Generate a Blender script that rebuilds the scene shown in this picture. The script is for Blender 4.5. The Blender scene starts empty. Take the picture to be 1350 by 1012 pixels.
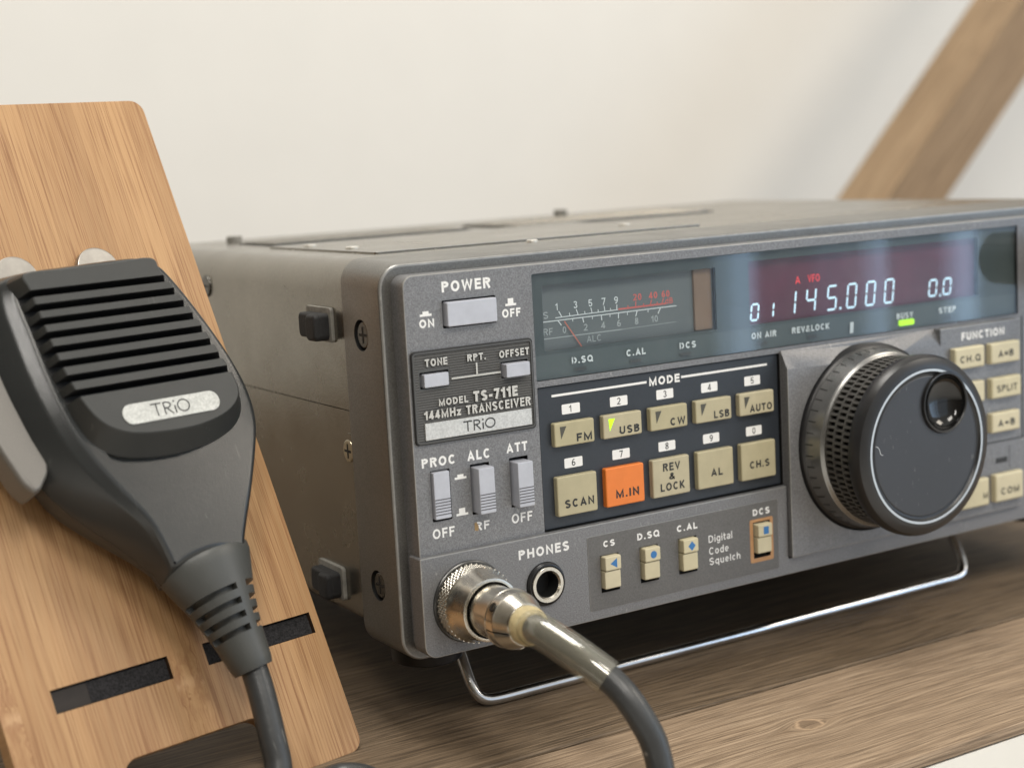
import bpy, bmesh, math, random
from mathutils import Vector, Matrix
random.seed(7)
C = bpy.context.scene
PI = math.pi
MMU = 0.001

# ------------------------------------------------------------------ materials
MATS = {}
def new_mat(name):
    m = bpy.data.materials.new(name); m.use_nodes = True
    nt = m.node_tree; nt.nodes.clear()
    return m, nt, nt.nodes, nt.links

def N(nt, typ, **kw):
    n = nt.nodes.new(typ)
    for k, v in kw.items():
        if k in n.inputs: n.inputs[k].default_value = v
        else: setattr(n, k, v)
    return n

def mth(nt, op, a, b=None, c=None, clamp=False):
    n = nt.nodes.new('ShaderNodeMath'); n.operation = op; n.use_clamp = clamp
    for i, v in enumerate((a, b, c)):
        if v is None: continue
        if isinstance(v, (int, float)): n.inputs[i].default_value = v
        else: nt.links.new(v, n.inputs[i])
    return n.outputs[0]

def mixc(nt, fac, a, b, mode='MIX'):
    n = nt.nodes.new('ShaderNodeMix'); n.data_type = 'RGBA'; n.blend_type = mode
    for i, v in ((0, fac), (6, a), (7, b)):
        if isinstance(v, (int, float)): n.inputs[i].default_value = v
        elif isinstance(v, tuple): n.inputs[i].default_value = (*v, 1)
        else: nt.links.new(v, n.inputs[i])
    return n.outputs[2]

def noise(nt, vec, scale, detail=2.0, rough=0.5):
    n = nt.nodes.new('ShaderNodeTexNoise'); n.inputs['Scale'].default_value = scale
    n.inputs['Detail'].default_value = detail; n.inputs['Roughness'].default_value = rough
    nt.links.new(vec, n.inputs['Vector']); return n.outputs['Fac']

def mapping(nt, vec, scale=(1, 1, 1), loc=(0, 0, 0)):
    n = nt.nodes.new('ShaderNodeMapping'); n.inputs['Scale'].default_value = scale
    n.inputs['Location'].default_value = loc
    nt.links.new(vec, n.inputs['Vector']); return n.outputs[0]

def ramp(nt, fac, stops):
    n = nt.nodes.new('ShaderNodeValToRGB'); e = n.color_ramp.elements
    while len(e) < len(stops): e.new(0.5)
    for i, (p_, c_) in enumerate(stops):
        e[i].position = p_; e[i].color = (*c_, 1) if isinstance(c_, tuple) else (c_, c_, c_, 1)
    nt.links.new(fac, n.inputs[0]); return n.outputs[0]

def mat(name, col, rough=0.5, metal=0.0, spec=0.5, speck=0.0, speck_mm=0.25, bump=0.0, bump_mm=0.3,
        blotch=0.0, blotch_mm=12.0, scratch=0.0, coat=0.0, emit=None, estr=0.0, rvar=0.0, objvar=0.0):
    if name in MATS: return MATS[name]
    m, nt, nd, lk = new_mat(name)
    out = N(nt, 'ShaderNodeOutputMaterial'); b = N(nt, 'ShaderNodeBsdfPrincipled')
    lk.new(b.outputs[0], out.inputs[0])
    b.inputs['Roughness'].default_value = rough; b.inputs['Metallic'].default_value = metal
    b.inputs['Specular IOR Level'].default_value = spec
    b.inputs['Coat Weight'].default_value = coat; b.inputs['Coat Roughness'].default_value = 0.15
    tc = N(nt, 'ShaderNodeTexCoord').outputs['Object']
    c = col
    if speck:
        f = noise(nt, tc, 1000/speck_mm, 1.0)
        c = mixc(nt, ramp(nt, f, [(0.3, 0.0), (0.7, 1.0)]), tuple(x*(1-speck) for x in col), tuple(min(1, x*(1+speck)) for x in col))
    if blotch:
        f2 = noise(nt, tc, 1000/blotch_mm, 4.0, 0.6)
        k = ramp(nt, f2, [(0.3, 1-blotch), (0.7, 1.0)])
        c = mixc(nt, 1.0, c, k, 'MULTIPLY')
    if objvar:
        oi = N(nt, 'ShaderNodeObjectInfo'); c = mixc(nt, 1.0, c, ramp(nt, oi.outputs['Random'], [(0.0, (1-objvar, 1-objvar, 1-objvar*1.8)), (1.0, (1.0, 1.0, 1.0))]), 'MULTIPLY')
    if scratch:
        s1 = noise(nt, mapping(nt, tc, (1, 0.05, 0.3)), 1500, 2)
        s2 = noise(nt, tc, 90, 3)
        f3 = mth(nt, 'MULTIPLY', ramp(nt, s1, [(0.66, 0.0), (0.72, 1.0)]), ramp(nt, s2, [(0.5, 0.0), (0.62, scratch)]))
        c = mixc(nt, f3, c, (0.55, 0.54, 0.5))
    if isinstance(c, tuple): b.inputs['Base Color'].default_value = (*c, 1)
    else: lk.new(c, b.inputs['Base Color'])
    if rvar:
        f4 = noise(nt, tc, 60, 4, 0.65)
        lk.new(ramp(nt, f4, [(0.3, max(0.02, rough-rvar)), (0.7, min(1, rough+rvar))]), b.inputs['Roughness'])
    if bump:
        bn = N(nt, 'ShaderNodeBump'); bn.inputs['Strength'].default_value = bump
        bn.inputs['Distance'].default_value = 0.0002
        lk.new(noise(nt, tc, 1000/bump_mm, 2.0), bn.inputs['Height']); lk.new(bn.outputs[0], b.inputs['Normal'])
    if emit:
        b.inputs['Emission Color'].default_value = (*emit, 1); b.inputs['Emission Strength'].default_value = estr
    MATS[name] = m
    return m

def glass_mat():
    m, nt, nd, lk = new_mat('smoked_window')
    out = N(nt, 'ShaderNodeOutputMaterial')
    tr = N(nt, 'ShaderNodeBsdfTransparent'); tr.inputs[0].default_value = (0.91, 0.94, 0.95, 1)
    gl = N(nt, 'ShaderNodeBsdfGlossy'); gl.inputs['Roughness'].default_value = 0.03
    fr = N(nt, 'ShaderNodeFresnel'); fr.inputs['IOR'].default_value = 1.62
    mx = N(nt, 'ShaderNodeMixShader')
    tc = N(nt, 'ShaderNodeTexCoord').outputs['Object']
    d = ramp(nt, noise(nt, tc, 45, 5, 0.7), [(0.45, 0.0), (0.9, 0.03)])
    gm = N(nt, 'ShaderNodeNewGeometry'); ff_ = mth(nt, 'MULTIPLY', fr.outputs[0], mth(nt, 'SUBTRACT', 1.0, gm.outputs['Backfacing']))
    lk.new(ff_, mx.inputs[0]); lk.new(tr.outputs[0], mx.inputs[1]); lk.new(gl.outputs[0], mx.inputs[2])
    df = N(nt, 'ShaderNodeBsdfDiffuse'); df.inputs[0].default_value = (0.7, 0.7, 0.68, 1)
    m2 = N(nt, 'ShaderNodeMixShader'); lk.new(d, m2.inputs[0]); lk.new(mx.outputs[0], m2.inputs[1]); lk.new(df.outputs[0], m2.inputs[2])
    lk.new(m2.outputs[0], out.inputs[0]); return m

def sleeve_mat():
    m, nt, nd, lk = new_mat('clear_sleeve')
    out = N(nt, 'ShaderNodeOutputMaterial')
    tr = N(nt, 'ShaderNodeBsdfTransparent'); tr.inputs[0].default_value = (0.93, 0.92, 0.86, 1)
    gl = N(nt, 'ShaderNodeBsdfGlossy'); gl.inputs['Roughness'].default_value = 0.09
    df = N(nt, 'ShaderNodeBsdfDiffuse'); df.inputs[0].default_value = (0.62, 0.60, 0.52, 1)
    lw = N(nt, 'ShaderNodeFresnel'); lw.inputs['IOR'].default_value = 1.9
    a = N(nt, 'ShaderNodeMixShader'); a.inputs[0].default_value = 0.09
    lk.new(tr.outputs[0], a.inputs[1]); lk.new(df.outputs[0], a.inputs[2])
    b = N(nt, 'ShaderNodeMixShader'); gm = N(nt, 'ShaderNodeNewGeometry'); lk.new(mth(nt, 'MULTIPLY', lw.outputs[0], mth(nt, 'SUBTRACT', 1.0, gm.outputs['Backfacing'])), b.inputs[0]); lk.new(a.outputs[0], b.inputs[1]); lk.new(gl.outputs[0], b.inputs[2])
    lk.new(b.outputs[0], out.inputs[0]); return m

def bamboo_mat():
    """object coordinates: x across the board, y along the grain (metres)"""
    m, nt, nd, lk = new_mat('bamboo')
    out = N(nt, 'ShaderNodeOutputMaterial'); b = N(nt, 'ShaderNodeBsdfPrincipled'); lk.new(b.outputs[0], out.inputs[0])
    tc = N(nt, 'ShaderNodeTexCoord').outputs['Object']
    # gentle wander of the fibres
    wn = noise(nt, mapping(nt, tc, (30, 9, 1)), 1.0, 2)
    sx = N(nt, 'ShaderNodeSeparateXYZ'); lk.new(tc, sx.inputs[0])
    X = mth(nt, 'ADD', mth(nt, 'MULTIPLY', sx.outputs[0], 1000), mth(nt, 'MULTIPLY', mth(nt, 'SUBTRACT', wn, 0.5), 0.7))
    Y = mth(nt, 'MULTIPLY', sx.outputs[1], 1000)
    # laminated strips, 7.4 mm wide
    sid = mth(nt, 'FLOOR', mth(nt, 'DIVIDE', mth(nt, 'ADD', mth(nt, 'MULTIPLY', sx.outputs[0], 1000), 400), 7.4))
    w = N(nt, 'ShaderNodeTexWhiteNoise', noise_dimensions='1D'); lk.new(sid, w.inputs['W'])
    w2 = N(nt, 'ShaderNodeTexWhiteNoise', noise_dimensions='1D'); lk.new(mth(nt, 'ADD', sid, 77.3), w2.inputs['W'])
    # knuckle in each strip
    ny = mth(nt, 'ADD', mth(nt, 'MULTIPLY', w2.outputs['Value'], 120.0), 8.0)
    dn = mth(nt, 'SUBTRACT', Y, ny)
    sxl = mth(nt, 'SUBTRACT', mth(nt, 'MODULO', mth(nt, 'ADD', mth(nt, 'MULTIPLY', sx.outputs[0], 1000), 400), 7.4), 3.7)
    g = mth(nt, 'EXPONENT', mth(nt, 'MULTIPLY', mth(nt, 'MULTIPLY', dn, dn), -0.012))
    g2 = mth(nt, 'EXPONENT', mth(nt, 'MULTIPLY', mth(nt, 'MULTIPLY', dn, dn), -0.5))
    on = mth(nt, 'GREATER_THAN', w.outputs['Value'], 0.40)
    g = mth(nt, 'MULTIPLY', g, on); g2 = mth(nt, 'MULTIPLY', g2, on)
    # wiggle near the knuckle
    wig = noise(nt, mapping(nt, tc, (500, 260, 1)), 1.0, 2)
    Xw = mth(nt, 'ADD', X, mth(nt, 'MULTIPLY', mth(nt, 'MULTIPLY', mth(nt, 'SUBTRACT', wig, 0.5), g), 4.0))
    cv = N(nt, 'ShaderNodeCombineXYZ'); lk.new(Xw, cv.inputs[0]); lk.new(Y, cv.inputs[1]); lk.new(sid, cv.inputs[2])
    v = cv.outputs[0]
    fib = noise(nt, mapping(nt, v, (1.9, 0.011, 3)), 1.0, 3, 0.7)
    fib2 = noise(nt, mapping(nt, v, (1.1, 0.012, 5)), 1.0, 2, 0.5)
    fine = noise(nt, mapping(nt, v, (9.0, 0.08, 3)), 1.0, 2, 0.5)
    dash = ramp(nt, noise(nt, mapping(nt, v, (2.8, 0.028, 9)), 1.0, 1), [(0.60, 0.0), (0.66, 1.0)])
    base = mixc(nt, w.outputs['Value'], (0.31, 0.176, 0.080), (0.455, 0.275, 0.130))
    c = mixc(nt, ramp(nt, fib2, [(0.35, 0.0), (0.65, 0.30)]), base, (0.38, 0.20, 0.085))
    c = mixc(nt, ramp(nt, fib, [(0.46, 0.0), (0.78, 0.38)]), c, (0.32, 0.155, 0.062))
    for sc_, sd_, am_ in (((0.62, 0.0040, 2.0), 3.0, 0.8), ((1.15, 0.006, 4.0), 11.0, 0.7), ((0.45, 0.003, 6.0), 23.0, 0.6)):
        ln = noise(nt, mapping(nt, v, sc_, (sd_, sd_, sd_)), 1.0, 1)
        ab = mth(nt, 'ABSOLUTE', mth(nt, 'SUBTRACT', ln, 0.5))
        br_ = ramp(nt, noise(nt, mapping(nt, v, (0.3, 0.03, 1), (sd_, 0, 0)), 1.0, 2), [(0.42, 0.15), (0.55, 1.0)])
        c = mixc(nt, mth(nt, 'MULTIPLY', ramp(nt, ab, [(0.004, am_), (0.020, 0.0)]), br_), c, (0.20, 0.085, 0.030))
    c = mixc(nt, mth(nt, 'MULTIPLY', dash, 0.72), c, (0.19, 0.075, 0.026))
    c = mixc(nt, ramp(nt, fine, [(0.35, 0.0), (0.8, 0.35)]), c, (0.68, 0.44, 0.24))
    c = mixc(nt, mth(nt, 'MULTIPLY', mth(nt, 'GREATER_THAN', mth(nt, 'ABSOLUTE', sxl), 3.6), 0.35), c, (0.24, 0.12, 0.05))
    c = mixc(nt, mth(nt, 'MULTIPLY', g2, 0.55), c, (0.56, 0.36, 0.20))
    sm = mth(nt, 'MULTIPLY', mth(nt, 'MULTIPLY', g, ramp(nt, wig, [(0.45, 0.0), (0.58, 1.0)])), 0.6); c = mixc(nt, sm, c, (0.30, 0.15, 0.07))
    lk.new(c, b.inputs['Base Color'])
    b.inputs['Roughness'].default_value = 0.42; b.inputs['Specular IOR Level'].default_value = 0.35
    bn = N(nt, 'ShaderNodeBump'); bn.inputs['Strength'].default_value = 0.25; bn.inputs['Distance'].default_value = 0.00015
    lk.new(mth(nt, 'SUBTRACT', fib, mth(nt, 'MULTIPLY', dash, 0.4)), bn.inputs['Height']); lk.new(bn.outputs[0], b.inputs['Normal'])
    return m

def plank_mat(name, c1, c2, c3, seed, knot=None, along=0, scale=1.0):
    """weathered plank, grain along local x (metres)"""
    m, nt, nd, lk = new_mat(name)
    out = N(nt, 'ShaderNodeOutputMaterial'); b = N(nt, 'ShaderNodeBsdfPrincipled'); lk.new(b.outputs[0], out.inputs[0])
    tc = N(nt, 'ShaderNodeTexCoord').outputs['Object']
    tc = mapping(nt, tc, (1000/scale, 1000/scale, 1000/scale), (seed, seed*1.7, 0))
    sx = N(nt, 'ShaderNodeSeparateXYZ'); lk.new(tc, sx.inputs[0])
    X, Y = sx.outputs[0], sx.outputs[1]
    bend = mth(nt, 'MULTIPLY', mth(nt, 'SUBTRACT', noise(nt, mapping(nt, tc, (0.006, 0.02, 0.02)), 1.0, 2), 0.5), 12.0)
    Yb = mth(nt, 'ADD', Y, bend)
    kd = None
    if knot:
        kx, ky = knot[0]+seed, knot[1]+seed*1.7
        dx = mth(nt, 'DIVIDE', mth(nt, 'SUBTRACT', X, kx), 1.25); dy = mth(nt, 'SUBTRACT', Y, ky)
        kd = mth(nt, 'SQRT', mth(nt, 'ADD', mth(nt, 'MULTIPLY', dx, dx), mth(nt, 'MULTIPLY', dy, dy)))
        kdn = mth(nt, 'ADD', kd, mth(nt, 'MULTIPLY', mth(nt, 'SUBTRACT', noise(nt, tc, 0.3, 3), 0.5), 2.6))
        push = mth(nt, 'MULTIPLY', mth(nt, 'EXPONENT', mth(nt, 'MULTIPLY', mth(nt, 'MULTIPLY', kd, kd), -0.035)), 4.0)
        sgn = mth(nt, 'TANH', mth(nt, 'MULTIPLY', dy, 0.5))
        Yb = mth(nt, 'SUBTRACT', Yb, mth(nt, 'MULTIPLY', push, sgn))
    cv = N(nt, 'ShaderNodeCombineXYZ'); lk.new(X, cv.inputs[0]); lk.new(Yb, cv.inputs[1]); lk.new(sx.outputs[2], cv.inputs[2]); v = cv.outputs[0]
    g1 = noise(nt, mapping(nt, v, (0.010, 0.35, 0.3)), 1.0, 4, 0.6)
    g2 = noise(nt, mapping(nt, v, (0.028, 1.05, 1.0)), 1.0, 4, 0.7)
    g3 = noise(nt, mapping(nt, v, (0.06, 3.2, 3)), 1.0, 2, 0.5)
    big = noise(nt, mapping(nt, tc, (0.01, 0.04, 0.04)), 1.0, 3)
    c = mixc(nt, ramp(nt, g1, [(0.3, 0.0), (0.7, 1.0)]), c1, c2)
    c = mixc(nt, ramp(nt, g2, [(0.40, 0.0), (0.62, 0.9)]), c, c3)
    c = mixc(nt, ramp(nt, g3, [(0.50, 0.0), (0.66, 0.7)]), c, tuple(x*0.45 for x in c3))
    c = mixc(nt, ramp(nt, big, [(0.35, 0.0), (0.7, 0.35)]), c, tuple(x*0.8 for x in c1))
    if knot:
        ring = ramp(nt, kdn, [(0.0, 0.0), (0.99, 0.0)])
        t = mth(nt, 'DIVIDE', kdn, 6.0, clamp=True)
        kc = ramp(nt, t, [(0.0, (c3[0]*0.7, c3[1]*0.65, c3[2]*0.6)), (0.35, (c3[0], c3[1], c3[2])), (0.48, (c2[0]*1.5, c2[1]*1.4, c2[2]*1.3)), (0.60, (c1[0], c1[1], c1[2]))])
        kf = ramp(nt, t, [(0.0, 0.4), (0.5, 0.45), (0.62, 0.2), (0.9, 0.0)])
        c = mixc(nt, kf, c, kc)
    lk.new(c, b.inputs['Base Color'])
    b.inputs['Roughness'].default_value = 0.55; b.inputs['Specular IOR Level'].default_value = 0.3
    bn = N(nt, 'ShaderNodeBump'); bn.inputs['Strength'].default_value = 0.5; bn.inputs['Distance'].default_value = 0.0004
    lk.new(mth(nt, 'ADD', g2, g3), bn.inputs['Height']); lk.new(bn.outputs[0], b.inputs['Normal'])
    return m

PAINT = mat('grey_panel_paint', (0.205, 0.206, 0.212), 0.42, 0.35, scratch=0.35, speck=0.24, speck_mm=0.35, bump=0.2, bump_mm=0.35, blotch=0.10, blotch_mm=30, rvar=0.05)
PAINT2 = mat('bezel_paint', (0.195, 0.190, 0.178), 0.36, 0.7, speck=0.18, speck_mm=0.3, bump=0.16, bump_mm=0.3, blotch=0.12, blotch_mm=25, rvar=0.06)
WORN_GLINT = mat('worn_edge_glint', (0.36, 0.355, 0.34), 0.38, 0.5, scratch=0.9, blotch=0.25, blotch_mm=3)  # edge wear plus a painted highlight, bevels lightened as if catching light
CASE = mat('case_paint', (0.270, 0.250, 0.212), 0.24, 0.9, speck=0.12, speck_mm=0.4, bump=0.08, bump_mm=0.5, blotch=0.15, blotch_mm=40, rvar=0.06)
DARK = mat('black_recess', (0.006, 0.006, 0.006), 0.6)  # on cut slots and holes, their inner shade is put into the colour
BLK = mat('black_plastic', (0.016, 0.016, 0.017), 0.32, blotch=0.3, bump=0.1)
RUB = mat('black_rubber', (0.018, 0.018, 0.019), 0.75, bump=0.5, bump_mm=0.8, blotch=0.4, blotch_mm=4)
PAD = mat('grey_adhesive_pad', (0.30, 0.29, 0.26), 0.8, blotch=0.45, blotch_mm=3, bump=0.5)
WHITE = mat('white_print', (0.80, 0.80, 0.79), 0.5)
INK = mat('dark_print', (0.020, 0.020, 0.020), 0.5)
GREYINK = mat('grey_print', (0.42, 0.43, 0.42), 0.5)
REDINK = mat('red_print', (0.72, 0.13, 0.10), 0.5)
BLUEINK = mat('blue_print', (0.035, 0.17, 0.42), 0.5)
KEYP = mat('keypad_plate', (0.028, 0.034, 0.043), 0.38, speck=0.12, bump=0.15, blotch=0.2, blotch_mm=20)
KEYB = mat('beige_key', (0.485, 0.435, 0.295), 0.42, objvar=0.10, bump=0.12, bump_mm=0.4, blotch=0.12, blotch_mm=5)
KEYI = mat('ivory_key', (0.63, 0.57, 0.40), 0.42, objvar=0.08, bump=0.12, bump_mm=0.4, blotch=0.10, blotch_mm=5)
KEYO = mat('orange_key', (0.78, 0.21, 0.035), 0.42, bump=0.12, bump_mm=0.4, blotch=0.08, blotch_mm=5)
BTN = mat('pale_grey_button', (0.50, 0.52, 0.58), 0.35, 0.1, bump=0.1, blotch=0.12, blotch_mm=4)
PLATE = mat('ribbed_plate', (0.085, 0.085, 0.083), 0.38, 0.2, bump=0.15)
RELIEF = mat('raised_letter_metal', (0.62, 0.60, 0.55), 0.35, 0.5)
SILVER = mat('brushed_silver', (0.66, 0.66, 0.64), 0.42, 0.55, speck=0.12, speck_mm=0.5, bump=0.2, scratch=0.4, blotch=0.15, blotch_mm=5)
OVER = mat('dark_overlay', (0.125, 0.123, 0.120), 0.45, speck=0.18, bump=0.15, blotch=0.12, blotch_mm=15)
ORFR = mat('tan_frame', (0.50, 0.27, 0.12), 0.5, blotch=0.2, blotch_mm=3)
NICK = mat('nickel', (0.68, 0.645, 0.57), 0.27, 1.0, blotch=0.14, blotch_mm=6, bump=0.05, rvar=0.08, scratch=0.3)
CHROME = mat('chrome', (0.80, 0.81, 0.83), 0.12, 1.0, blotch=0.25, blotch_mm=10, rvar=0.06)
SCREW = mat('dark_screw', (0.10, 0.095, 0.085), 0.25, 0.9, blotch=0.3)
BRASS = mat('yellow_screw', (0.52, 0.46, 0.34), 0.3, 1.0, blotch=0.3, blotch_mm=1.5)
MASKM = mat('display_mask', (0.055, 0.066, 0.064), 0.5, blotch=0.1)
STRIP = mat('legend_strip', (0.082, 0.096, 0.092), 0.5)
METER = mat('meter_dial', (0.135, 0.142, 0.140), 0.5)
BROWN = mat('brown_block', (0.26, 0.155, 0.095), 0.5, blotch=0.2)
MAROON = mat('dark_red_filter', (0.14, 0.022, 0.045), 0.4, blotch=0.35, blotch_mm=14)
LEDW = mat('lit_segment', (0.5, 0.6, 0.65), 0.5, emit=(0.62, 0.85, 1.0), estr=0.85)
LEDR = mat('lit_red', (0.4, 0.05, 0.05), 0.5, emit=(1.0, 0.05, 0.06), estr=0.9)
LEDG = mat('lit_green', (0.3, 0.5, 0.02), 0.5, emit=(0.50, 1.0, 0.0), estr=1.0)
LEDOFF = mat('unlit_lamp', (0.06, 0.055, 0.05), 0.4)
LAMPTRI = mat('unlit_triangle', (0.075, 0.072, 0.055), 0.4)
KBLK = mat('knob_black', (0.020, 0.020, 0.021), 0.33, bump=0.08, blotch=0.3, blotch_mm=10)
KGLOSS = mat('knob_dimple', (0.008, 0.008, 0.008), 0.10)
KDISC = mat('knob_disc', (0.040, 0.043, 0.050), 0.42, 0.1, bump=0.06, scratch=0.15, blotch=0.12, blotch_mm=20)
KRING = mat('knob_white_line', (0.48, 0.54, 0.60), 0.35)
KSILV = mat('dial_skirt', (0.27, 0.27, 0.265), 0.26, 0.85, bump=0.06, blotch=0.15)
KGRIP = mat('knob_grip', (0.075, 0.072, 0.066), 0.5, bump=0.1, blotch=0.2, blotch_mm=5)
MIC = mat('mic_plastic', (0.029, 0.031, 0.031), 0.22, bump=0.14, bump_mm=0.26, blotch=0.12, blotch_mm=12, scratch=0.06)
MICG = mat('mic_grille_plastic', (0.036, 0.038, 0.037), 0.42, spec=0.4, bump=0.12, bump_mm=0.3, scratch=0.12, blotch=0.12, blotch_mm=9)
MICR = mat('mic_rear_plastic', (0.050, 0.049, 0.045), 0.5, bump=0.25, blotch=0.1)
PTT = mat('grey_talk_bar', (0.165, 0.155, 0.140), 0.42, 0.25, speck=0.12, bump=0.2)
BOOT = mat('boot_rubber', (0.062, 0.064, 0.060), 0.42, bump=0.15, bump_mm=0.6, blotch=0.12, blotch_mm=8)
CABLE = mat('cable_rubber', (0.048, 0.050, 0.051), 0.36, bump=0.2, bump_mm=1.2, blotch=0.25, blotch_mm=9, scratch=0.3)
GLUE = mat('yellowed_glue', (0.60, 0.50, 0.28), 0.3, blotch=0.3, blotch_mm=2, bump=0.6, bump_mm=1.0)
DISC = mat('steel_disc', (0.42, 0.40, 0.37), 0.32, 1.0, blotch=0.2, blotch_mm=3)
FELT = mat('black_felt', (0.014, 0.013, 0.014), 0.95, speck=0.8, speck_mm=0.4, bump=1.0, bump_mm=0.5)
GLASS = glass_mat(); SLEEVE = sleeve_mat(); BAMBOO = bamboo_mat()
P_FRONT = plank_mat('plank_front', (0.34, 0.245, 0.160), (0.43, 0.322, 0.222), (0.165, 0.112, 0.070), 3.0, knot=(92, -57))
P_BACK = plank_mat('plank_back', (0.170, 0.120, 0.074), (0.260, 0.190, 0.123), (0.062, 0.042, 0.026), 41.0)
P_BEAM = plank_mat('beam_wood', (0.34, 0.235, 0.138), (0.42, 0.30, 0.185), (0.24, 0.155, 0.085), 15.0, scale=2.4)
WALLM = mat('wall_paint', (0.80, 0.785, 0.74), 0.9, bump=0.4, bump_mm=2.5, blotch=0.03, blotch_mm=60)
FLOORM = mat('floor_light', (0.80, 0.78, 0.74), 0.7, blotch=0.1, blotch_mm=200)

# ------------------------------------------------------------------ frames
class Frame:
    """maps local (a, b, c) millimetres into the thing's own space; c points outward"""
    def __init__(s, fn, matrix): s.fn = fn; s.matrix = matrix
R0 = (135.0, 100.0, -16.0)
RF = Frame(lambda a, b, c: Vector(((a-R0[0]), (-c-R0[1]), (b-R0[2])))*MMU, Matrix.Translation(Vector(R0)*MMU))   # (x, z, out of the front)
BO = Vector((-6.583, 10.558, -20.583)); BH = Vector((0.98076, 0.19492, 0.01067)); BV = Vector((-0.09369, 0.42205, 0.90170)); BN = Vector((0.17126, -0.88537, 0.43219))
def tilted(a0, b0, c0=0.0):
    o = BO + BH*a0 + BV*b0 + BN*c0
    M = Matrix(((BH.x, BV.x, BN.x, o.x*MMU), (BH.y, BV.y, BN.y, o.y*MMU), (BH.z, BV.z, BN.z, o.z*MMU), (0, 0, 0, 1)))
    return Frame(lambda a, b, c: Vector((a-a0, b-b0, c-c0))*MMU, M)
def inv_board(p):
    d = Vector(p)-BO; return (d.dot(BH), d.dot(BV), d.dot(BN))
WF = lambda o: Frame(lambda x, y, z: Vector((x-o[0], y-o[1], z-o[2]))*MMU, Matrix.Translation(Vector(o)*MMU))


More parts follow.
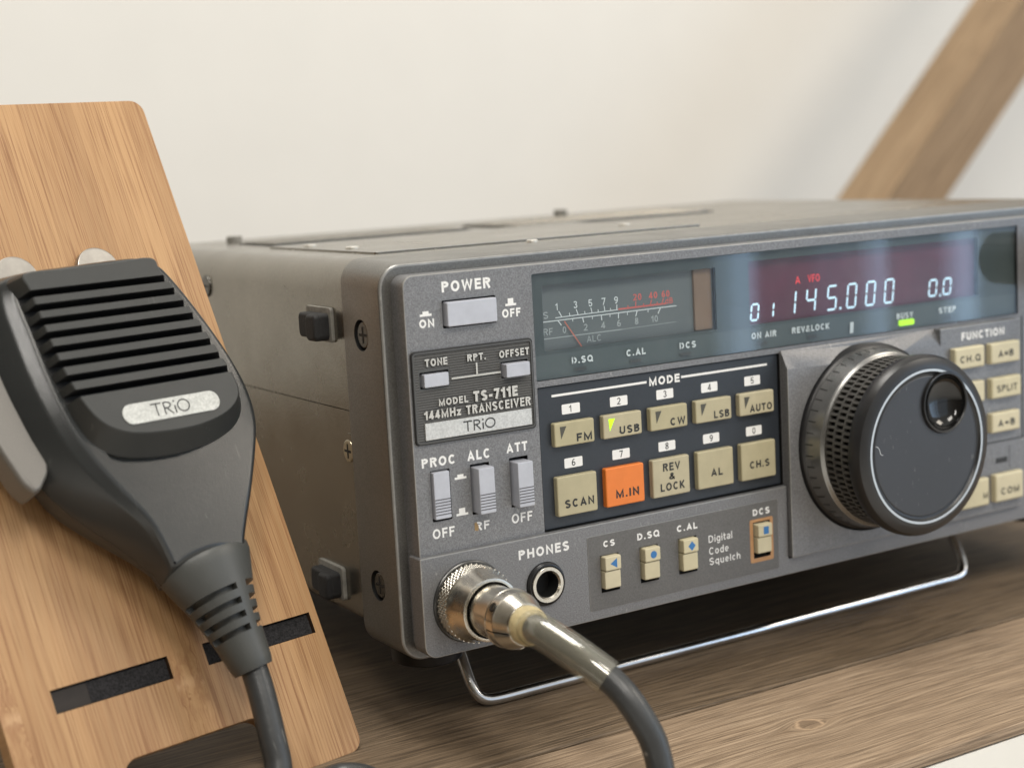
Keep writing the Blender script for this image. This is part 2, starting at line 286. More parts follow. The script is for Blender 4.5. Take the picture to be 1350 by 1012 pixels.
# ------------------------------------------------------------------ stroke lettering (grotesque capitals)
def _arc(cx, cy, rx, ry, a0, a1, n=10):
    return [(cx+rx*math.cos(math.radians(a0+(a1-a0)*i/n)), cy+ry*math.sin(math.radians(a0+(a1-a0)*i/n))) for i in range(n+1)]
def glyph(ch, w):
    """strokes (centre lines) in a box one high; returns strokes, width"""
    t = w/2; B, T, M_ = t, 1-t, 0.5
    W = {'I': w, 'i': w, 'l': w, '1': .42, '.': w*1.1, 'M': .82, 'W': .98, 'O': .76, 'Q': .78, 'C': .70, 'G': .74, 'D': .68, 'A': .72, 'V': .70, 'T': .60, 'L': .54, 'E': .56, 'F': .53, 'S': .64, 'P': .62, 'R': .66, 'N': .68, 'H': .68, 'U': .66, 'K': .68, 'X': .7, 'Y': .68, 'B': .64, 'Z': .6,
         '&': .72, '-': .36, '=': .55, '+': .55, 'a': .5, 'c': .5, 'd': .54, 'e': .52, 'g': .54, 'h': .5, 'o': .54, 'q': .54, 't': .32, 'u': .5, 'z': .48, ' ': .30}.get(ch, .56)
    L, R = t, W-t; C_ = W/2; rx = C_-t; x = .72-t   # x-height line
    Q = None
    if ch == 'I': Q = [[(t, 0), (t, 1)]]
    elif ch == 'l': Q = [[(t, 0), (t, 1)]]
    elif ch == 'i': Q = [[(t, 0), (t, .72)], [(t, .84), (t, 1)]]
    elif ch == '1': Q = [[(R, 0), (R, 1)], [(R-t, T-.10), (0.02, T-.22)]]
    elif ch == '.': Q = [[(W/2, 0), (W/2, w*1.1)]]
    elif ch == 'M': Q = [[(L, 0), (L, T), (C_, .12), (R, T), (R, 0)]]
    elif ch == 'W': Q = [[(L-.01, 1), (W*.27, B), (C_, T), (W*.73, B), (R+.01, 1)]]
    elif ch in 'OQ0': Q = [_arc(C_, .5, rx, .5-t, 90, 450, 28)]
    elif ch == 'C': Q = [_arc(C_+.01, .5, rx, .5-t, 42, 318, 20)]
    elif ch == 'G': Q = [_arc(C_, .5, rx, .5-t, 42, 340, 20)+[(R, .46), (C_+.04, .46)]]
    elif ch == 'D': Q = [[(L, 0), (L, 1)], [(L+t, T)]+_arc(W-.36-t, .5, .36, .5-t, 90, -90, 14)+[(L+t, B)]]
    elif ch == 'A': Q = [[(L-.02, 0), (C_, T), (R+.02, 0)], [(W*.24, .30), (W*.76, .30)]]
    elif ch == 'V': Q = [[(L-.02, 1), (C_, B), (R+.02, 1)]]
    elif ch == 'T': Q = [[(0, T), (W, T)], [(C_, T), (C_, 0)]]
    elif ch == 'L': Q = [[(L, 1), (L, B), (W, B)]]
    elif ch == 'E': Q = [[(W, T), (L, T), (L, B), (W, B)], [(L, .52), (W*.93, .52)]]
    elif ch == 'F': Q = [[(W, T), (L, T), (L, 0)], [(L, .50), (W*.90, .50)]]
    elif ch == 'S': Q = [_arc(C_, 1-.255-t*.5, rx, .255-t*.5, 25, 180, 10)+[(L+.02, .64)]+[(C_, .5)]+[(R-.02, .38)]+_arc(C_, .26+t*.5-.01, rx, .26-t*.5, 0, -155, 10)]
    elif ch == 'P': Q = [[(L, 0), (L, 1)], [(L+t, T)]+_arc(R-.26, .72, .26, .28-t, 90, -90, 10)+[(L+t, .44+t)]]
    elif ch == 'R': Q = [[(L, 0), (L, 1)], [(L+t, T)]+_arc(R-.25, .735, .25, .265-t, 90, -90, 10)+[(L+t, .47+t)], [(W*.55, .47), (R+.01, 0)]]
    elif ch == 'B': Q = [[(L, 0), (L, 1)], [(L+t, T)]+_arc(R-.26, .755, .22, .245-t, 90, -90, 8)+[(L+t, .51+t)], [(L+t, .51)]+_arc(R-.25, .255+t*.5, .25, .255-t*.5, 90, -90, 8)+[(L+t, t)]]
    elif ch == 'N': Q = [[(L, 0), (L, T), (R, B), (R, 1)]]
    elif ch == 'H': Q = [[(L, 0), (L, 1)], [(R, 0), (R, 1)], [(L, .5), (R, .5)]]
    elif ch == 'U': Q = [[(L, 1), (L, .34)]+_arc(C_, .34, rx, .34-t, 180, 360, 12)+[(R, 1)]]
    elif ch == 'K': Q = [[(L, 0), (L, 1)], [(R, 1), (L+.03, .36)], [(W*.36, .54), (R+.02, 0)]]
    elif ch == 'X': Q = [[(L, 0), (R, 1)], [(L, 1), (R, 0)]]
    elif ch == 'Y': Q = [[(L-.02, 1), (C_, .42), (R+.02, 1)], [(C_, .42), (C_, 0)]]
    elif ch == 'z': Q = [[(0, x), (R, x), (L, B), (W, B)]]
    elif ch == 'Z': Q = [[(0, T), (R, T), (L, B), (W, B)]]
    elif ch == '&': Q = [[(R+.03, 0)]+[(W*.28, .66)]+_arc(W*.44, .81, .14, .19-t, 180, 0, 10)+[(W*.55, .66), (W*.2, .44)]+_arc(W*.36, .25, .25, .25-t, 150, 300, 8)+[(R, .42)]]
    elif ch == '-': Q = [[(0, .40), (W, .40)]]
    elif ch == '=': Q = [[(0, .34), (W, .34)], [(0, .62), (W, .62)]]
    elif ch == '+': Q = [[(0, .48), (W, .48)], [(C_, .2), (C_, .76)]]
    elif ch == '2': Q = [_arc(C_, 1-.29, rx, .29-t, 165, -20, 10)+[(R-.06, .5), (L+.03, B+.03), (L, B), (W, B)]]
    elif ch == '3': Q = [_arc(C_-.01, .745, rx-.02, .255-t, 160, -90, 10), _arc(C_, .27, rx, .27-t, 90, -165, 10)]
    elif ch == '4': Q = [[(R-.10, 0), (R-.10, 1)], [(R-.12, T), (L-.02, .27), (W, .27)]]
    elif ch == '5': Q = [[(W-.04, T), (L+.05, T), (L+.01, .50)]+_arc(C_-.01, .32, rx, .32-t, 125, -160, 12)]
    elif ch == '6': Q = [[(W*.78, T-.03), (W*.45, T-.02), (L+.02, .62), (L, .34)], _arc(C_, .31, rx, .31-t, 180, 540, 18)]
    elif ch == '9': Q = [[(W*.22, B+.03), (W*.55, B+.02), (R-.02, .38), (R, .66)], _arc(C_, .69, rx, .31-t, 0, 360, 18)]
    elif ch == '7': Q = [[(0, T), (R, T), (W*.38, 0)]]
    elif ch == '8': Q = [_arc(C_, .755, rx-.02, .245-t, 90, 450, 16), _arc(C_, .265, rx, .265-t, 90, 450, 16)]
    elif ch == 'o': Q = [_arc(C_, .36, rx, .36-t, 90, 450, 18)]
    elif ch == 'a': Q = [_arc(C_, .52, rx, .20-t, 160, 0, 8)+[(R, 0)], _arc(C_-.01, .21, rx, .21-t, 60, 330, 10)]
    elif ch == 'c': Q = [_arc(C_, .36, rx, .36-t, 42, 318, 14)]
    elif ch == 'e': Q = [[(L, .36), (R, .36)]+_arc(C_, .36, rx, .36-t, 0, 318, 16)]
    elif ch == 'd': Q = [[(R, 0), (R, 1)], _arc(C_, .36, rx, .36-t, 45, 315, 14)]
    elif ch == 'q': Q = [[(R, -.25), (R, .72)], _arc(C_, .36, rx, .36-t, 45, 315, 14)]
    elif ch == 'g': Q = [[(R, .72), (R, -.08)]+_arc(C_, -.06, rx, .19-t*.5, 0, -150, 8), _arc(C_, .36, rx, .36-t, 45, 315, 14)]
    elif ch == 'h': Q = [[(L, 0), (L, 1)], [(L, .44)]+_arc(C_, .44, rx, .28-t, 180, 0, 10)+[(R, 0)]]
    elif ch == 'u': Q = [[(L, .72), (L, .28)]+_arc(C_, .28, rx, .28-t, 180, 360, 10), [(R, .72), (R, 0)]]
    elif ch == 't': Q = [[(W*.42, .95), (W*.42, .16), (W*.6, B), (W, B)], [(0, .72-t), (W, .72-t)]]
    elif ch == ' ': Q = []
    if ch == 'Q': Q.append([(W*.58, .26), (W*.98, .02)])
    return Q, W
def ribbon(path, w, closed):
    P = [Vector(q) for q in path]; n = len(P); A = []; B = []
    for i, p_ in enumerate(P):
        a = P[i-1] if (i > 0 or closed) else None; b = P[(i+1) % n] if (i < n-1 or closed) else None
        if closed and i == 0: a = P[-2]
        if closed and i == n-1: b = P[1]
        d0 = (p_-a).normalized() if a is not None else (b-p_).normalized(); d1 = (b-p_).normalized() if b is not None else d0
        nn_ = Vector((-d0.y-d1.y, d0.x+d1.x))
        if nn_.length < 1e-6: nn_ = Vector((-d0.y, d0.x))
        nn_.normalize(); k = 1/max(nn_.dot(Vector((-d0.y, d0.x))), 0.5)
        A.append(p_+nn_*w/2*k); B.append(p_-nn_*w/2*k)
    return A, B

# ------------------------------------------------------------------ mesh building
class MB:
    def __init__(s): s.v = []; s.f = []; s.m = []; s.mats = []
    def mi(s, m):
        if m not in s.mats: s.mats.append(m)
        return s.mats.index(m)
    def add(s, verts, faces, m):
        k = len(s.v); s.v += [tuple(q) for q in verts]; i = s.mi(m)
        for f in faces: s.f.append(tuple(k+j for j in f)); s.m.append(i)
    def loft(s, rings, m, cap0=True, cap1=True, mats=None, closed=True):
        n = len(rings[0]); vs = [q for r in rings for q in r]; k = len(s.v); s.v += [tuple(q) for q in vs]
        for j in range(len(rings)-1):
            mm = s.mi(mats[j] if mats else m)
            for i in range(n if closed else n-1):
                a = k+j*n+i; b = k+j*n+(i+1) % n
                s.f.append((a, b, b+n, a+n)); s.m.append(mm)
        i0 = s.mi(m)
        if cap0: s.f.append(tuple(k+i for i in reversed(range(n)))); s.m.append(i0)
        if cap1: s.f.append(tuple(k+(len(rings)-1)*n+i for i in range(n))); s.m.append(s.mi(mats[-1]) if mats else i0)
    def box(s, a0, a1, b0, b1, c0, c1, m, r=0.0, bev=0.0, n=3, bm=None):
        s.rrect(a0, a1, b0, b1, c0, c1, m, r=max(r, 1e-4) if r else 0, bev=bev, n=n, bm=bm)
    def rrect(s, a0, a1, b0, b1, c0, c1, m, r=0.5, bev=0.2, n=5, bm=None, bseg=2, radii=None):
        rings = []; mats = []
        def ring(ins, c): return [(x, y, c) for x, y in rrpts(a0+ins, a1-ins, b0+ins, b1-ins, r if radii is None else None, n, radii, ins)]
        rings.append(ring(0, c0)); 
        if bev > 0:
            for j in range(bseg+1):
                t = j/bseg*PI/2
                rings.append(ring(bev*(1-math.cos(t)), c1-bev+bev*math.sin(t))); mats.append(m if j == 0 else (bm or m))
        else:
            rings.append(ring(0, c1)); mats.append(m)
        k0 = s.mi(m); n_ = len(rings[0]); s.loft(rings, m, True, False, mats)
        k = len(s.v)-n_; s.f.append(tuple(k+i for i in range(n_))); s.m.append(k0)
    def cyl(s, ca, cb, c0, c1, r0, m, r1=None, n=32, bev=0.0):
        r1 = r0 if r1 is None else r1
        P = [(c0, r0)]
        if bev: P += [(c1-bev, r1), (c1-bev*.3, r1-bev*.3), (c1, r1-bev)]
        else: P.append((c1, r1))
        s.lathe(ca, cb, P, m, n)
    def lathe(s, ca, cb, prof, m, n=48, mats=None, cap=(True, True)):
        rings = [[(ca+r*math.cos(2*PI*i/n), cb+r*math.sin(2*PI*i/n), c) for i in range(n)] for c, r in prof]
        s.loft(rings, m, cap[0], cap[1], mats)
    def tube(s, pts, r, m, n=14, sub=6, caps=True, rfun=None):
        P = smooth(pts, sub); rings = []; up = Vector((0.13, 0.2, 0.97))
        T0 = None; nv = None
        for i, q in enumerate(P):
            t = (P[min(i+1, len(P)-1)]-P[max(i-1, 0)]).normalized()
            if nv is None: nv = t.cross(up).normalized()
            else: nv = (nv - t*nv.dot(t)).normalized()
            bv = t.cross(nv); rr = rfun(i/(len(P)-1)) if rfun else r
            rings.append([tuple(q+(nv*math.cos(2*PI*j/n)+bv*math.sin(2*PI*j/n))*rr) for j in range(n)])
        s.loft(rings, m, caps, caps)
    def poly(s, pts, c, m): s.add([(a, b, c) for a, b in pts], [tuple(range(len(pts)))], m)
    def line(s, a, b, w, c, m):
        d = Vector((b[0]-a[0], b[1]-a[1])).normalized(); q = Vector((-d.y, d.x))*w/2
        s.poly([(a[0]-q.x, a[1]-q.y), (b[0]-q.x, b[1]-q.y), (b[0]+q.x, b[1]+q.y), (a[0]+q.x, a[1]+q.y)], c, m)
    def text(s, txt, a0, a1, b0, b1, c, m, bold=0.012, slant=0.0, gap=None):
        """grotesque stroke lettering fitted into the box a0..a1, b0..b1; bold sets the stroke weight"""
        w = 0.135+bold*3.6; H = b1-b0
        gap = 0.16 if gap is None else gap
        gl = [glyph(ch, w) for ch in txt]; tot = sum(g_[1] for g_ in gl)+gap*(len(txt)-1)
        lo = min([0]+[y for g_ in gl for q in g_[0] for _, y in q]); sy_ = H/(1-lo); sx_ = (a1-a0)/tot; x = 0; k = 0
        for Q, W in gl:
            for path in Q:
                closed = len(path) > 12 and abs(path[0][0]-path[-1][0]) < 1e-4 and abs(path[0][1]-path[-1][1]) < 1e-4
                # work in real millimetres so the stroke weight stays even
                P_ = [(a0+(x+px)*sx_, b0+(py-lo)*sy_) for px, py in path]
                A, B = ribbon(P_, w*(sx_+sy_)/2, closed); n = len(A); cc = c+0.009*(k % 4); k += 1
                s.add([(q.x, q.y, cc) for q in A]+[(q.x, q.y, cc) for q in B], [(n+i_, n+i_+1, i_+1, i_) for i_ in range(n-1)], m)
            x += W+gap
    def build(s, name, frame, parent=None, angle=32, fixn=True):
        me = bpy.data.meshes.new(name); me.from_pydata([frame.fn(*q) for q in s.v], [], s.f)
        for m in s.mats: me.materials.append(m)
        for p_, i in zip(me.polygons, s.m): p_.material_index = i
        me.update(); me.validate()
        if angle: me.shade_smooth(); me.set_sharp_from_angle(angle=math.radians(angle))
        o = bpy.data.objects.new(name, me); C.collection.objects.link(o)
        if fixn:
            bm = bmesh.new(); bm.from_mesh(me); bmesh.ops.recalc_face_normals(bm, faces=bm.faces); bm.to_mesh(me); bm.free()
        if angle and name != 'cutter': wn_ = o.modifiers.new('wn', 'WEIGHTED_NORMAL'); wn_.keep_sharp = True; wn_.weight = 80
        if parent: o.parent = parent
        else: o.matrix_world = frame.matrix
        return o

def rrpts(a0, a1, b0, b1, r, n=5, radii=None, ins=0.0):
    """counter-clockwise rounded rectangle; radii = (bl, br, tr, tl)"""
    R = [r]*4 if radii is None else list(radii)
    R = [max(q-ins, 1e-3) if q else 0 for q in R] if radii is not None else [max(min(q, (a1-a0)/2, (b1-b0)/2), 0) for q in R]
    out = []
    for (cx, cy, q, st) in ((a0, b0, R[0], PI), (a1, b0, R[1], 1.5*PI), (a1, b1, R[2], 0), (a0, b1, R[3], PI/2)):
        if q <= 0: out.append((cx, cy)); continue
        mx = cx+q if cx == a0 else cx-q; my = cy+q if cy == b0 else cy-q
        for i in range(n+1):
            t = st+i/n*PI/2; out.append((mx+q*math.cos(t), my+q*math.sin(t)))
    return out

def smooth(pts, sub):
    P = [Vector(q) for q in pts]; out = []
    for i in range(len(P)-1):
        p0 = P[max(i-1, 0)]; p1 = P[i]; p2 = P[i+1]; p3 = P[min(i+2, len(P)-1)]
        for k in range(sub):
            t = k/sub
            out.append(0.5*((2*p1)+(p2-p0)*t+(2*p0-5*p1+4*p2-p3)*t*t+(3*p1-p0-3*p2+p3)*t*t*t))
    out.append(P[-1]); return out

def resample(pts, n, sub=5, sm=True):
    """closed outline, n points evenly spread, starting at pts[0]"""
    P = [Vector((a, b)) for a, b in pts]; L = []; m = len(P)
    for i in range(m):
        p0, p1, p2, p3 = P[i-1], P[i], P[(i+1) % m], P[(i+2) % m]
        for k in range(sub):
            t = k/sub
            L.append(0.5*((2*p1)+(p2-p0)*t+(2*p0-5*p1+4*p2-p3)*t*t+(3*p1-p0-3*p2+p3)*t*t*t) if sm else p1.lerp(p2, t))
    L.append(L[0]); d = [0]
    for i in range(1, len(L)): d.append(d[-1]+(L[i]-L[i-1]).length)
    out = []; j = 0
    for k in range(n):
        s_ = d[-1]*k/n
        while d[j+1] < s_: j += 1
        t = (s_-d[j])/max(d[j+1]-d[j], 1e-9); q = L[j].lerp(L[j+1], t); out.append((q.x, q.y))
    return out

def inset(pts, d):
    n = len(pts); out = []
    for i in range(n):
        a = Vector(pts[i-1]); b = Vector(pts[i]); c = Vector(pts[(i+1) % n])
        t = (c-a).normalized(); out.append((b.x - t.y*d, b.y + t.x*d))   # ccw: left is inside
    return out

def cut(o, cmb, frame, parent=None, angle=32):
    """boolean difference; cut faces take the cutter's material"""
    c = cmb.build('cutter', frame, parent)
    bpy.context.view_layer.update()
    o.modifiers.clear(); md = o.modifiers.new('b', 'BOOLEAN'); md.operation = 'DIFFERENCE'; md.solver = 'EXACT'; md.object = c; md.material_mode = 'TRANSFER'
    dg = bpy.context.evaluated_depsgraph_get(); dg.update()
    me = bpy.data.meshes.new_from_object(o.evaluated_get(dg))
    o.modifiers.clear(); old = o.data; o.data = me; me.name = old.name
    bpy.data.objects.remove(c)
    me.shade_smooth(); me.set_sharp_from_angle(angle=math.radians(angle))
    wn_ = o.modifiers.new('wn', 'WEIGHTED_NORMAL'); wn_.keep_sharp = True; wn_.weight = 80
    return o

def append(o, mb, frame):
    """put lettering and the like into an existing part's mesh"""
    me = o.data; bm = bmesh.new(); bm.from_mesh(me)
    idx = []
    for m in mb.mats:
        if m.name not in [q.name for q in me.materials if q]: me.materials.append(m)
        idx.append([q.name if q else '' for q in me.materials].index(m.name))
    vs = [bm.verts.new(frame.fn(*q)) for q in mb.v]
    for f, i in zip(mb.f, mb.m):
        try: nf = bm.faces.new([vs[k] for k in f]); nf.material_index = idx[i]
        except ValueError: pass
    bm.to_mesh(me); bm.free(); return o

def thing(name, label, cat, frame, group=None):
    o = bpy.data.objects.new(name, None); C.collection.objects.link(o); o.empty_display_size = 0.01
    o.matrix_world = frame.matrix; tag(o, label, cat, group); return o
def tag(o, label, cat, group=None):
    o['label'] = label; o['category'] = cat
    if group: o['group'] = group

# ================================================================== RADIO
radio = thing('radio_transceiver', 'grey desktop radio transceiver with beige keypad, meter and big tuning knob', 'radio', RF)
XL, XR = 3.5, 266.5

# --- covers (cross sections lofted along the depth)
def section(a0, a1, b0, b1, radii, y0, y1, m, bev, n=8):
    mb = MB(); g = lambda ins, y: [(a, b, -y) for a, b in rrpts(a0+ins, a1-ins, b0+ins, b1-ins, None, n, radii, ins)]
    rings = [g(bev, y1), g(0, y1-bev), g(0, y0+bev), g(bev, y0)]
    mb.loft(rings, m); return mb
tcov = section(4.0, 266.0, 58.5, 96.2, (0, 0, 8, 8), 27.25, 186, CASE, 0.2)
top_cover = tcov.build('top_cover', RF, radio)
bcov = section(4.25, 265.75, 1.9, 58.2, (5, 5, 0, 0), 27.25, 186, CASE, 0.2)
bottom_cover = bcov.build('bottom_cover', RF, radio)
mb = MB()   # inner chassis closes the seam
mb.box(6, 264, 4, 90, -184, -27.5, DARK); mb.build('chassis', RF, radio)
# raised plate and louvres on the top cover (frame: x, y, z upward)
TF = Frame(lambda x, y, z: Vector((x-R0[0], y-R0[1], z-R0[2]))*MMU, RF.matrix)
mb = MB(); mb.rrect(20.5, 128, 41, 112, 96.0, 96.75, CASE, r=1.0, bev=0.15, bm=WORN_GLINT); mb.build('cover_plate', TF, top_cover)
for (x0, x1, y0, y1) in ((26, 96, 121, 150), (108, 190, 112, 150)):
    mb = MB(); mb.rrect(x0, x1, y0, y1, 96.0, 96.5, DARK, r=1, bev=0.1)  # dark base paints in the shade between the louvres
    y = y0+1.5
    while y < y1-2:
        mb.rrect(x0+1, x1-1, y, y+1.6, 96.3, 97.0, CASE, r=0.5, bev=0.2); y += 3.4
    mb.build('vent_grille', TF, top_cover)
for (x, y, r, h, m) in ((31, 166, 2.6, 2.0, PAD), (168, 178, 2.6, 2.0, PAD), (26, 94, 1.9, 0.5, RELIEF), (26, 66, 1.9, 0.5, RELIEF), (62, 30, 1.6, 0.35, RELIEF), (118, 66, 1.9, 0.5, RELIEF)):
    mb = MB(); mb.cyl(x, y, 96.0, 96.3+h+(0.5 if h < 1 else 0), r, m, bev=0.3, n=24); mb.build('cover_screw', TF, top_cover)
# side details (frame: y, z, outward = -x)
SF = Frame(lambda y, z, o: Vector((-o-R0[0], y-R0[1], z-R0[2]))*MMU, RF.matrix)
# note: this frame is mirrored, so depth runs with negative y to keep faces outward
SF = Frame(lambda a, z, o: Vector((-o-R0[0], -a-R0[1], z-R0[2]))*MMU, RF.matrix)
def screw_at(mb, a, z, o, r, m, recess=True):
    mb.cyl(a, z, o-1.5, o-0.25, r, m, bev=0.5, n=28)
    mb.box(a-r*0.62, a+r*0.62, z-0.32, z+0.32, o-0.3, o-0.18, DARK)
    mb.box(a-0.32, a+0.32, z-r*0.62, z+r*0.62, o-0.29, o-0.17, DARK)
for (yy, zz) in ((41, 79.7), (45, 11.4)):
    mb = MB(); mb.rrect(-yy-6.6, -yy+6.2, zz-3.4, zz+3.0, -4.1, -0.2, RUB, r=1.0, bev=0.8, bseg=3)
    mb.rrect(-yy+0.2, -yy+6.0, zz-3.9, zz+2.9, -4.1, 1.0, RUB, r=1.2, bev=0.9, bseg=3)
    b = mb.build('side_bumper', RF if False else SF, radio)
    mb = MB(); mb.rrect(-yy-7.6, -yy+7.4, zz-4.4, zz+4.5, -4.2, -3.1, PAD, r=1.0, bev=0.3); mb.build('mounting_pad', SF, b)
mb = MB(); screw_at(mb, -29.8, 47.9, -3.3, 3.0, BRASS); mb.cyl(-29.8, 47.9, -4.3, -3.9, 4.6, CASE, n=32); mb.build('cover_screw', SF, bottom_cover)
mb = MB(); mb.cyl(-122, 86, -4.2, -3.4, 3.3, SCREW, bev=0.5, n=28); mb.box(-124, -120, 85.7, 86.3, -3.45, -3.35, DARK); mb.build('cover_screw', SF, top_cover)

# --- cast bezel
mb = MB(); radii = (6.2, 6.2, 6.0, 6.0)
g = lambda ins, y, dz=0.0: [(a, b, -y) for a, b in rrpts(XL+ins, XR-ins, -2.3+ins, 96.5-dz-ins, None, 9, radii, ins)]
mb.loft([g(1.2, 27.2), g(0.0, 27.0), g(0.0, 12, .45), g(0.0, 6.9, .85), g(0.12, 6.55, .85), g(0.4, 6.28, .85), g(0.8, 6.2, .85)], PAINT2, mats=[PAINT2, PAINT2, PAINT2, PAINT2, WORN_GLINT, WORN_GLINT])
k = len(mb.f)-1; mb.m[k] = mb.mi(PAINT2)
bezel = mb.build('front_bezel', RF, radio)
cm = MB()
for zz in (78.3, 15.4): cm.cyl(-17.3, zz, -5.5, 1, 3.9, DARK, n=32)
cut(bezel, cm, SF, radio)
for zz in (78.3, 15.4):
    mb = MB(); screw_at(mb, -17.3, zz, -3.7, 3.35, SCREW); mb.build('bezel_screw', SF, bezel)

# --- main front plate (proud of the rim), y = 0
mb = MB(); mb.rrect(6.7, 263.3, 0.6, 93.0, -6.3, 0.0, PAINT, bev=0.28, n=7, bm=WORN_GLINT, radii=(3, 3, 2.8, 2.8))
fp = mb.build('front_panel', RF, radio)
cm = MB()
cm.rrect(42.45, 216.3, 63.75, 90.55, -6.0, 1, DARK, r=0.4, bev=0)            # display window
cm.rrect(42.5, 121.2, 25.3, 62.2, -1.4, 1, DARK, r=0.3, bev=0)               # keypad recess
cm.rrect(16.9, 31.8, 79.7, 86.4, -5, 1, DARK, r=0.3, bev=0)                  # power
cm.rrect(9.5, 17.4, 65.9, 69.9, -5, 1, DARK, r=0.2, bev=0)
cm.rrect(32.0, 39.8, 65.9, 69.9, -5, 1, DARK, r=0.2, bev=0)
for x0 in (10.9, 22.0, 33.2): cm.rrect(x0, x0+5.4, 33.3, 45.8, -5, 1, DARK, r=0.2, bev=0)
cm.rrect(217.6, 218.1, -1, 62.9, -3, 1, DARK, r=0.1, bev=0)
cm.cyl(41.0, 12.6, -5, 3, 5.65, DARK, n=40); cm.cyl(18.9, 12.5, -3, 3, 10.1, DARK, n=48)
for x0, x1, z0, z1 in ((57.8, 63.6, 7.0, 16.8), (70.3, 76.2, 7.2, 16.8), (82.9, 89.0, 7.2, 16.9), (108.6, 114.5, 6.9, 16.9)): cm.box(x0+.05, x1-.05, z0+.05, z1-.05, -3, 3, DARK)
cut(fp, cm, RF, radio)
tx = MB(); e = 0.03
tx.text('POWER', 17.1, 30.7, 88.3, 90.9, e, WHITE, 0.02)
tx.text('ON', 10.5, 14.6, 80.4, 82.4, e, WHITE, 0.02); tx.text('OFF', 33.5, 38.8, 80.6, 82.7, e, WHITE, 0.02)
def icon(cx, b, w, out_, mb):
    mb.poly([(cx-w/2, b), (cx+w/2, b), (cx+w/2, b+0.55), (cx-w/2, b+0.55)], e, WHITE)
    h = 1.6 if out_ else 0.8
    mb.poly([(cx-w*.26, b+0.55), (cx+w*.26, b+0.55), (cx+w*.26, b+0.55+h*0.8), (cx-w*.26, b+0.55+h*0.8)], e, WHITE)
icon(12.4, 83.1, 3.2, False, tx); icon(36.1, 83.4, 3.1, True, tx)
tx.text('PROC', 8.8, 18.1, 46.8, 49.1, e, WHITE, 0.02); tx.text('ALC', 21.4, 27.9, 46.8, 49.2, e, WHITE, 0.02); tx.text('ATT', 32.6, 38.7, 47.1, 49.4, e, WHITE, 0.02)
tx.text('OFF', 10.6, 16.7, 29.1, 31.5, e, WHITE, 0.012); tx.text('RF', 22.4, 26.6, 29.2, 31.3, e, WHITE, 0.012); tx.text('OFF', 33.0, 39.1, 29.2, 31.6, e, WHITE, 0.012)
tx.poly([(22.3, 29.3), (23.3, 29.1), (23.5, 30.2), (22.9, 31.4), (22.3, 31.2)], e+0.02, mat('stain', (0.30, 0.20, 0.09), 0.6))
icon(19.2, 42.7, 3.3, False, tx); icon(19.1, 33.7, 3.3, True, tx)
append(fp, tx, RF)

# ribbed model plate
mb = MB(); mb.rrect(7.4, 41.4, 52.4, 75.0, 0.0, 0.75, PLATE, r=1.0, bev=0.3, bm=WORN_GLINT)
mb.mats = [PLATE if q is WORN_GLINT else q for q in mb.mats]
mp = mb.build('model_plate', RF, radio)
cm = MB(); cm.rrect(8.1, 40.7, 53.1, 74.3, 0.45, 1.5, PLATE, r=0.6, bev=0)
cut(mp, cm, RF, radio)
cm = MB(); cm.rrect(9.5, 17.4, 65.9, 69.9, -1, 2, DARK, r=0.2, bev=0); cm.rrect(32.0, 39.8, 65.9, 69.9, -1, 2, DARK, r=0.2, bev=0)
cut(mp, cm, RF, radio)
tx = MB()
z = 53.3
while z < 74.1:
    segs = [(8.2, 40.6)]
    if 65.4 < z < 70.2: segs = [(8.2, 9.2), (17.7, 31.7), (40.1, 40.6)]
    for a, b in segs: tx.add([(a, z, 0.46), (b, z, 0.46), (b, z+0.2, 0.62), (a, z+0.2, 0.62), (b, z+0.4, 0.46), (a, z+0.4, 0.46)], [(0, 1, 2, 3), (3, 2, 4, 5)], PLATE)
    z += 0.62
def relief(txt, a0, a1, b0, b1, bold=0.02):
    tx.text(txt, a0+0.12, a1+0.12, b0-0.12, b1-0.12, 0.66, INK, bold); tx.text(txt, a0, a1, b0, b1, 0.95, RELIEF, bold)  # dark offset copy paints the shade cast by the raised letters
relief('TONE', 10.9, 17.0, 71.2, 73.0); relief('RPT.', 22.5, 27.7, 71.2, 72.9); relief('OFFSET', 31.5, 40.1, 71.0, 72.8)
tx.line((17.9, 67.6), (31.7, 67.6), 0.4, 0.95, RELIEF); tx.line((25.0, 67.7), (25.0, 70.7), 0.4, 0.95, RELIEF)
relief('MODEL', 14.0, 22.1, 61.4, 63.1); relief('TS-711E', 23.6, 36.2, 61.2, 63.8, 0.03)
relief('144MHz', 9.8, 19.9, 58.5, 60.6); relief('TRANSCEIVER', 21.4, 39.8, 58.4, 60.6)
append(mp, tx, RF)
def trio(mb, a0, a1, b0, b1, c, m, w):
    """thin geometric T R i O"""
    W = a1-a0; H = b1-b0; x = lambda t: a0+W*t
    mb.line((x(0), b1-w/2), (x(.27), b1-w/2), w, c, m); mb.line((x(.135), b1), (x(.135), b0), w, c, m)
    mb.line((x(.33), b0), (x(.33), b1), w, c, m)
    arc = [(x(.33)+W*.075+W*.10*math.cos(t), b1-H*.27+H*(.27-w/H/2)*math.sin(t)) for t in [PI/2-i*PI/8 for i in range(9)]]
    arc = [(x(.33), b1-w/2)]+arc+[(x(.33), arc[-1][1])]
    for p_, q_ in zip(arc, arc[1:]): mb.line(p_, q_, w, c, m)
    mb.line((x(.40), b0+H*.46), (x(.53), b0), w, c, m)
    mb.line((x(.605), b0), (x(.605), b0+H*.62), w*1.1, c, m); mb.line((x(.605), b1-w*1.4), (x(.605), b1), w*1.2, c, m)
    o = [(x(.83)+W*(.165-w/W/2)*math.cos(t), (b0+b1)/2+(H/2-w/2)*math.sin(t)) for t in [i*PI/16 for i in range(33)]]
    for p_, q_ in zip(o, o[1:]): mb.line(p_, q_, w, c, m)
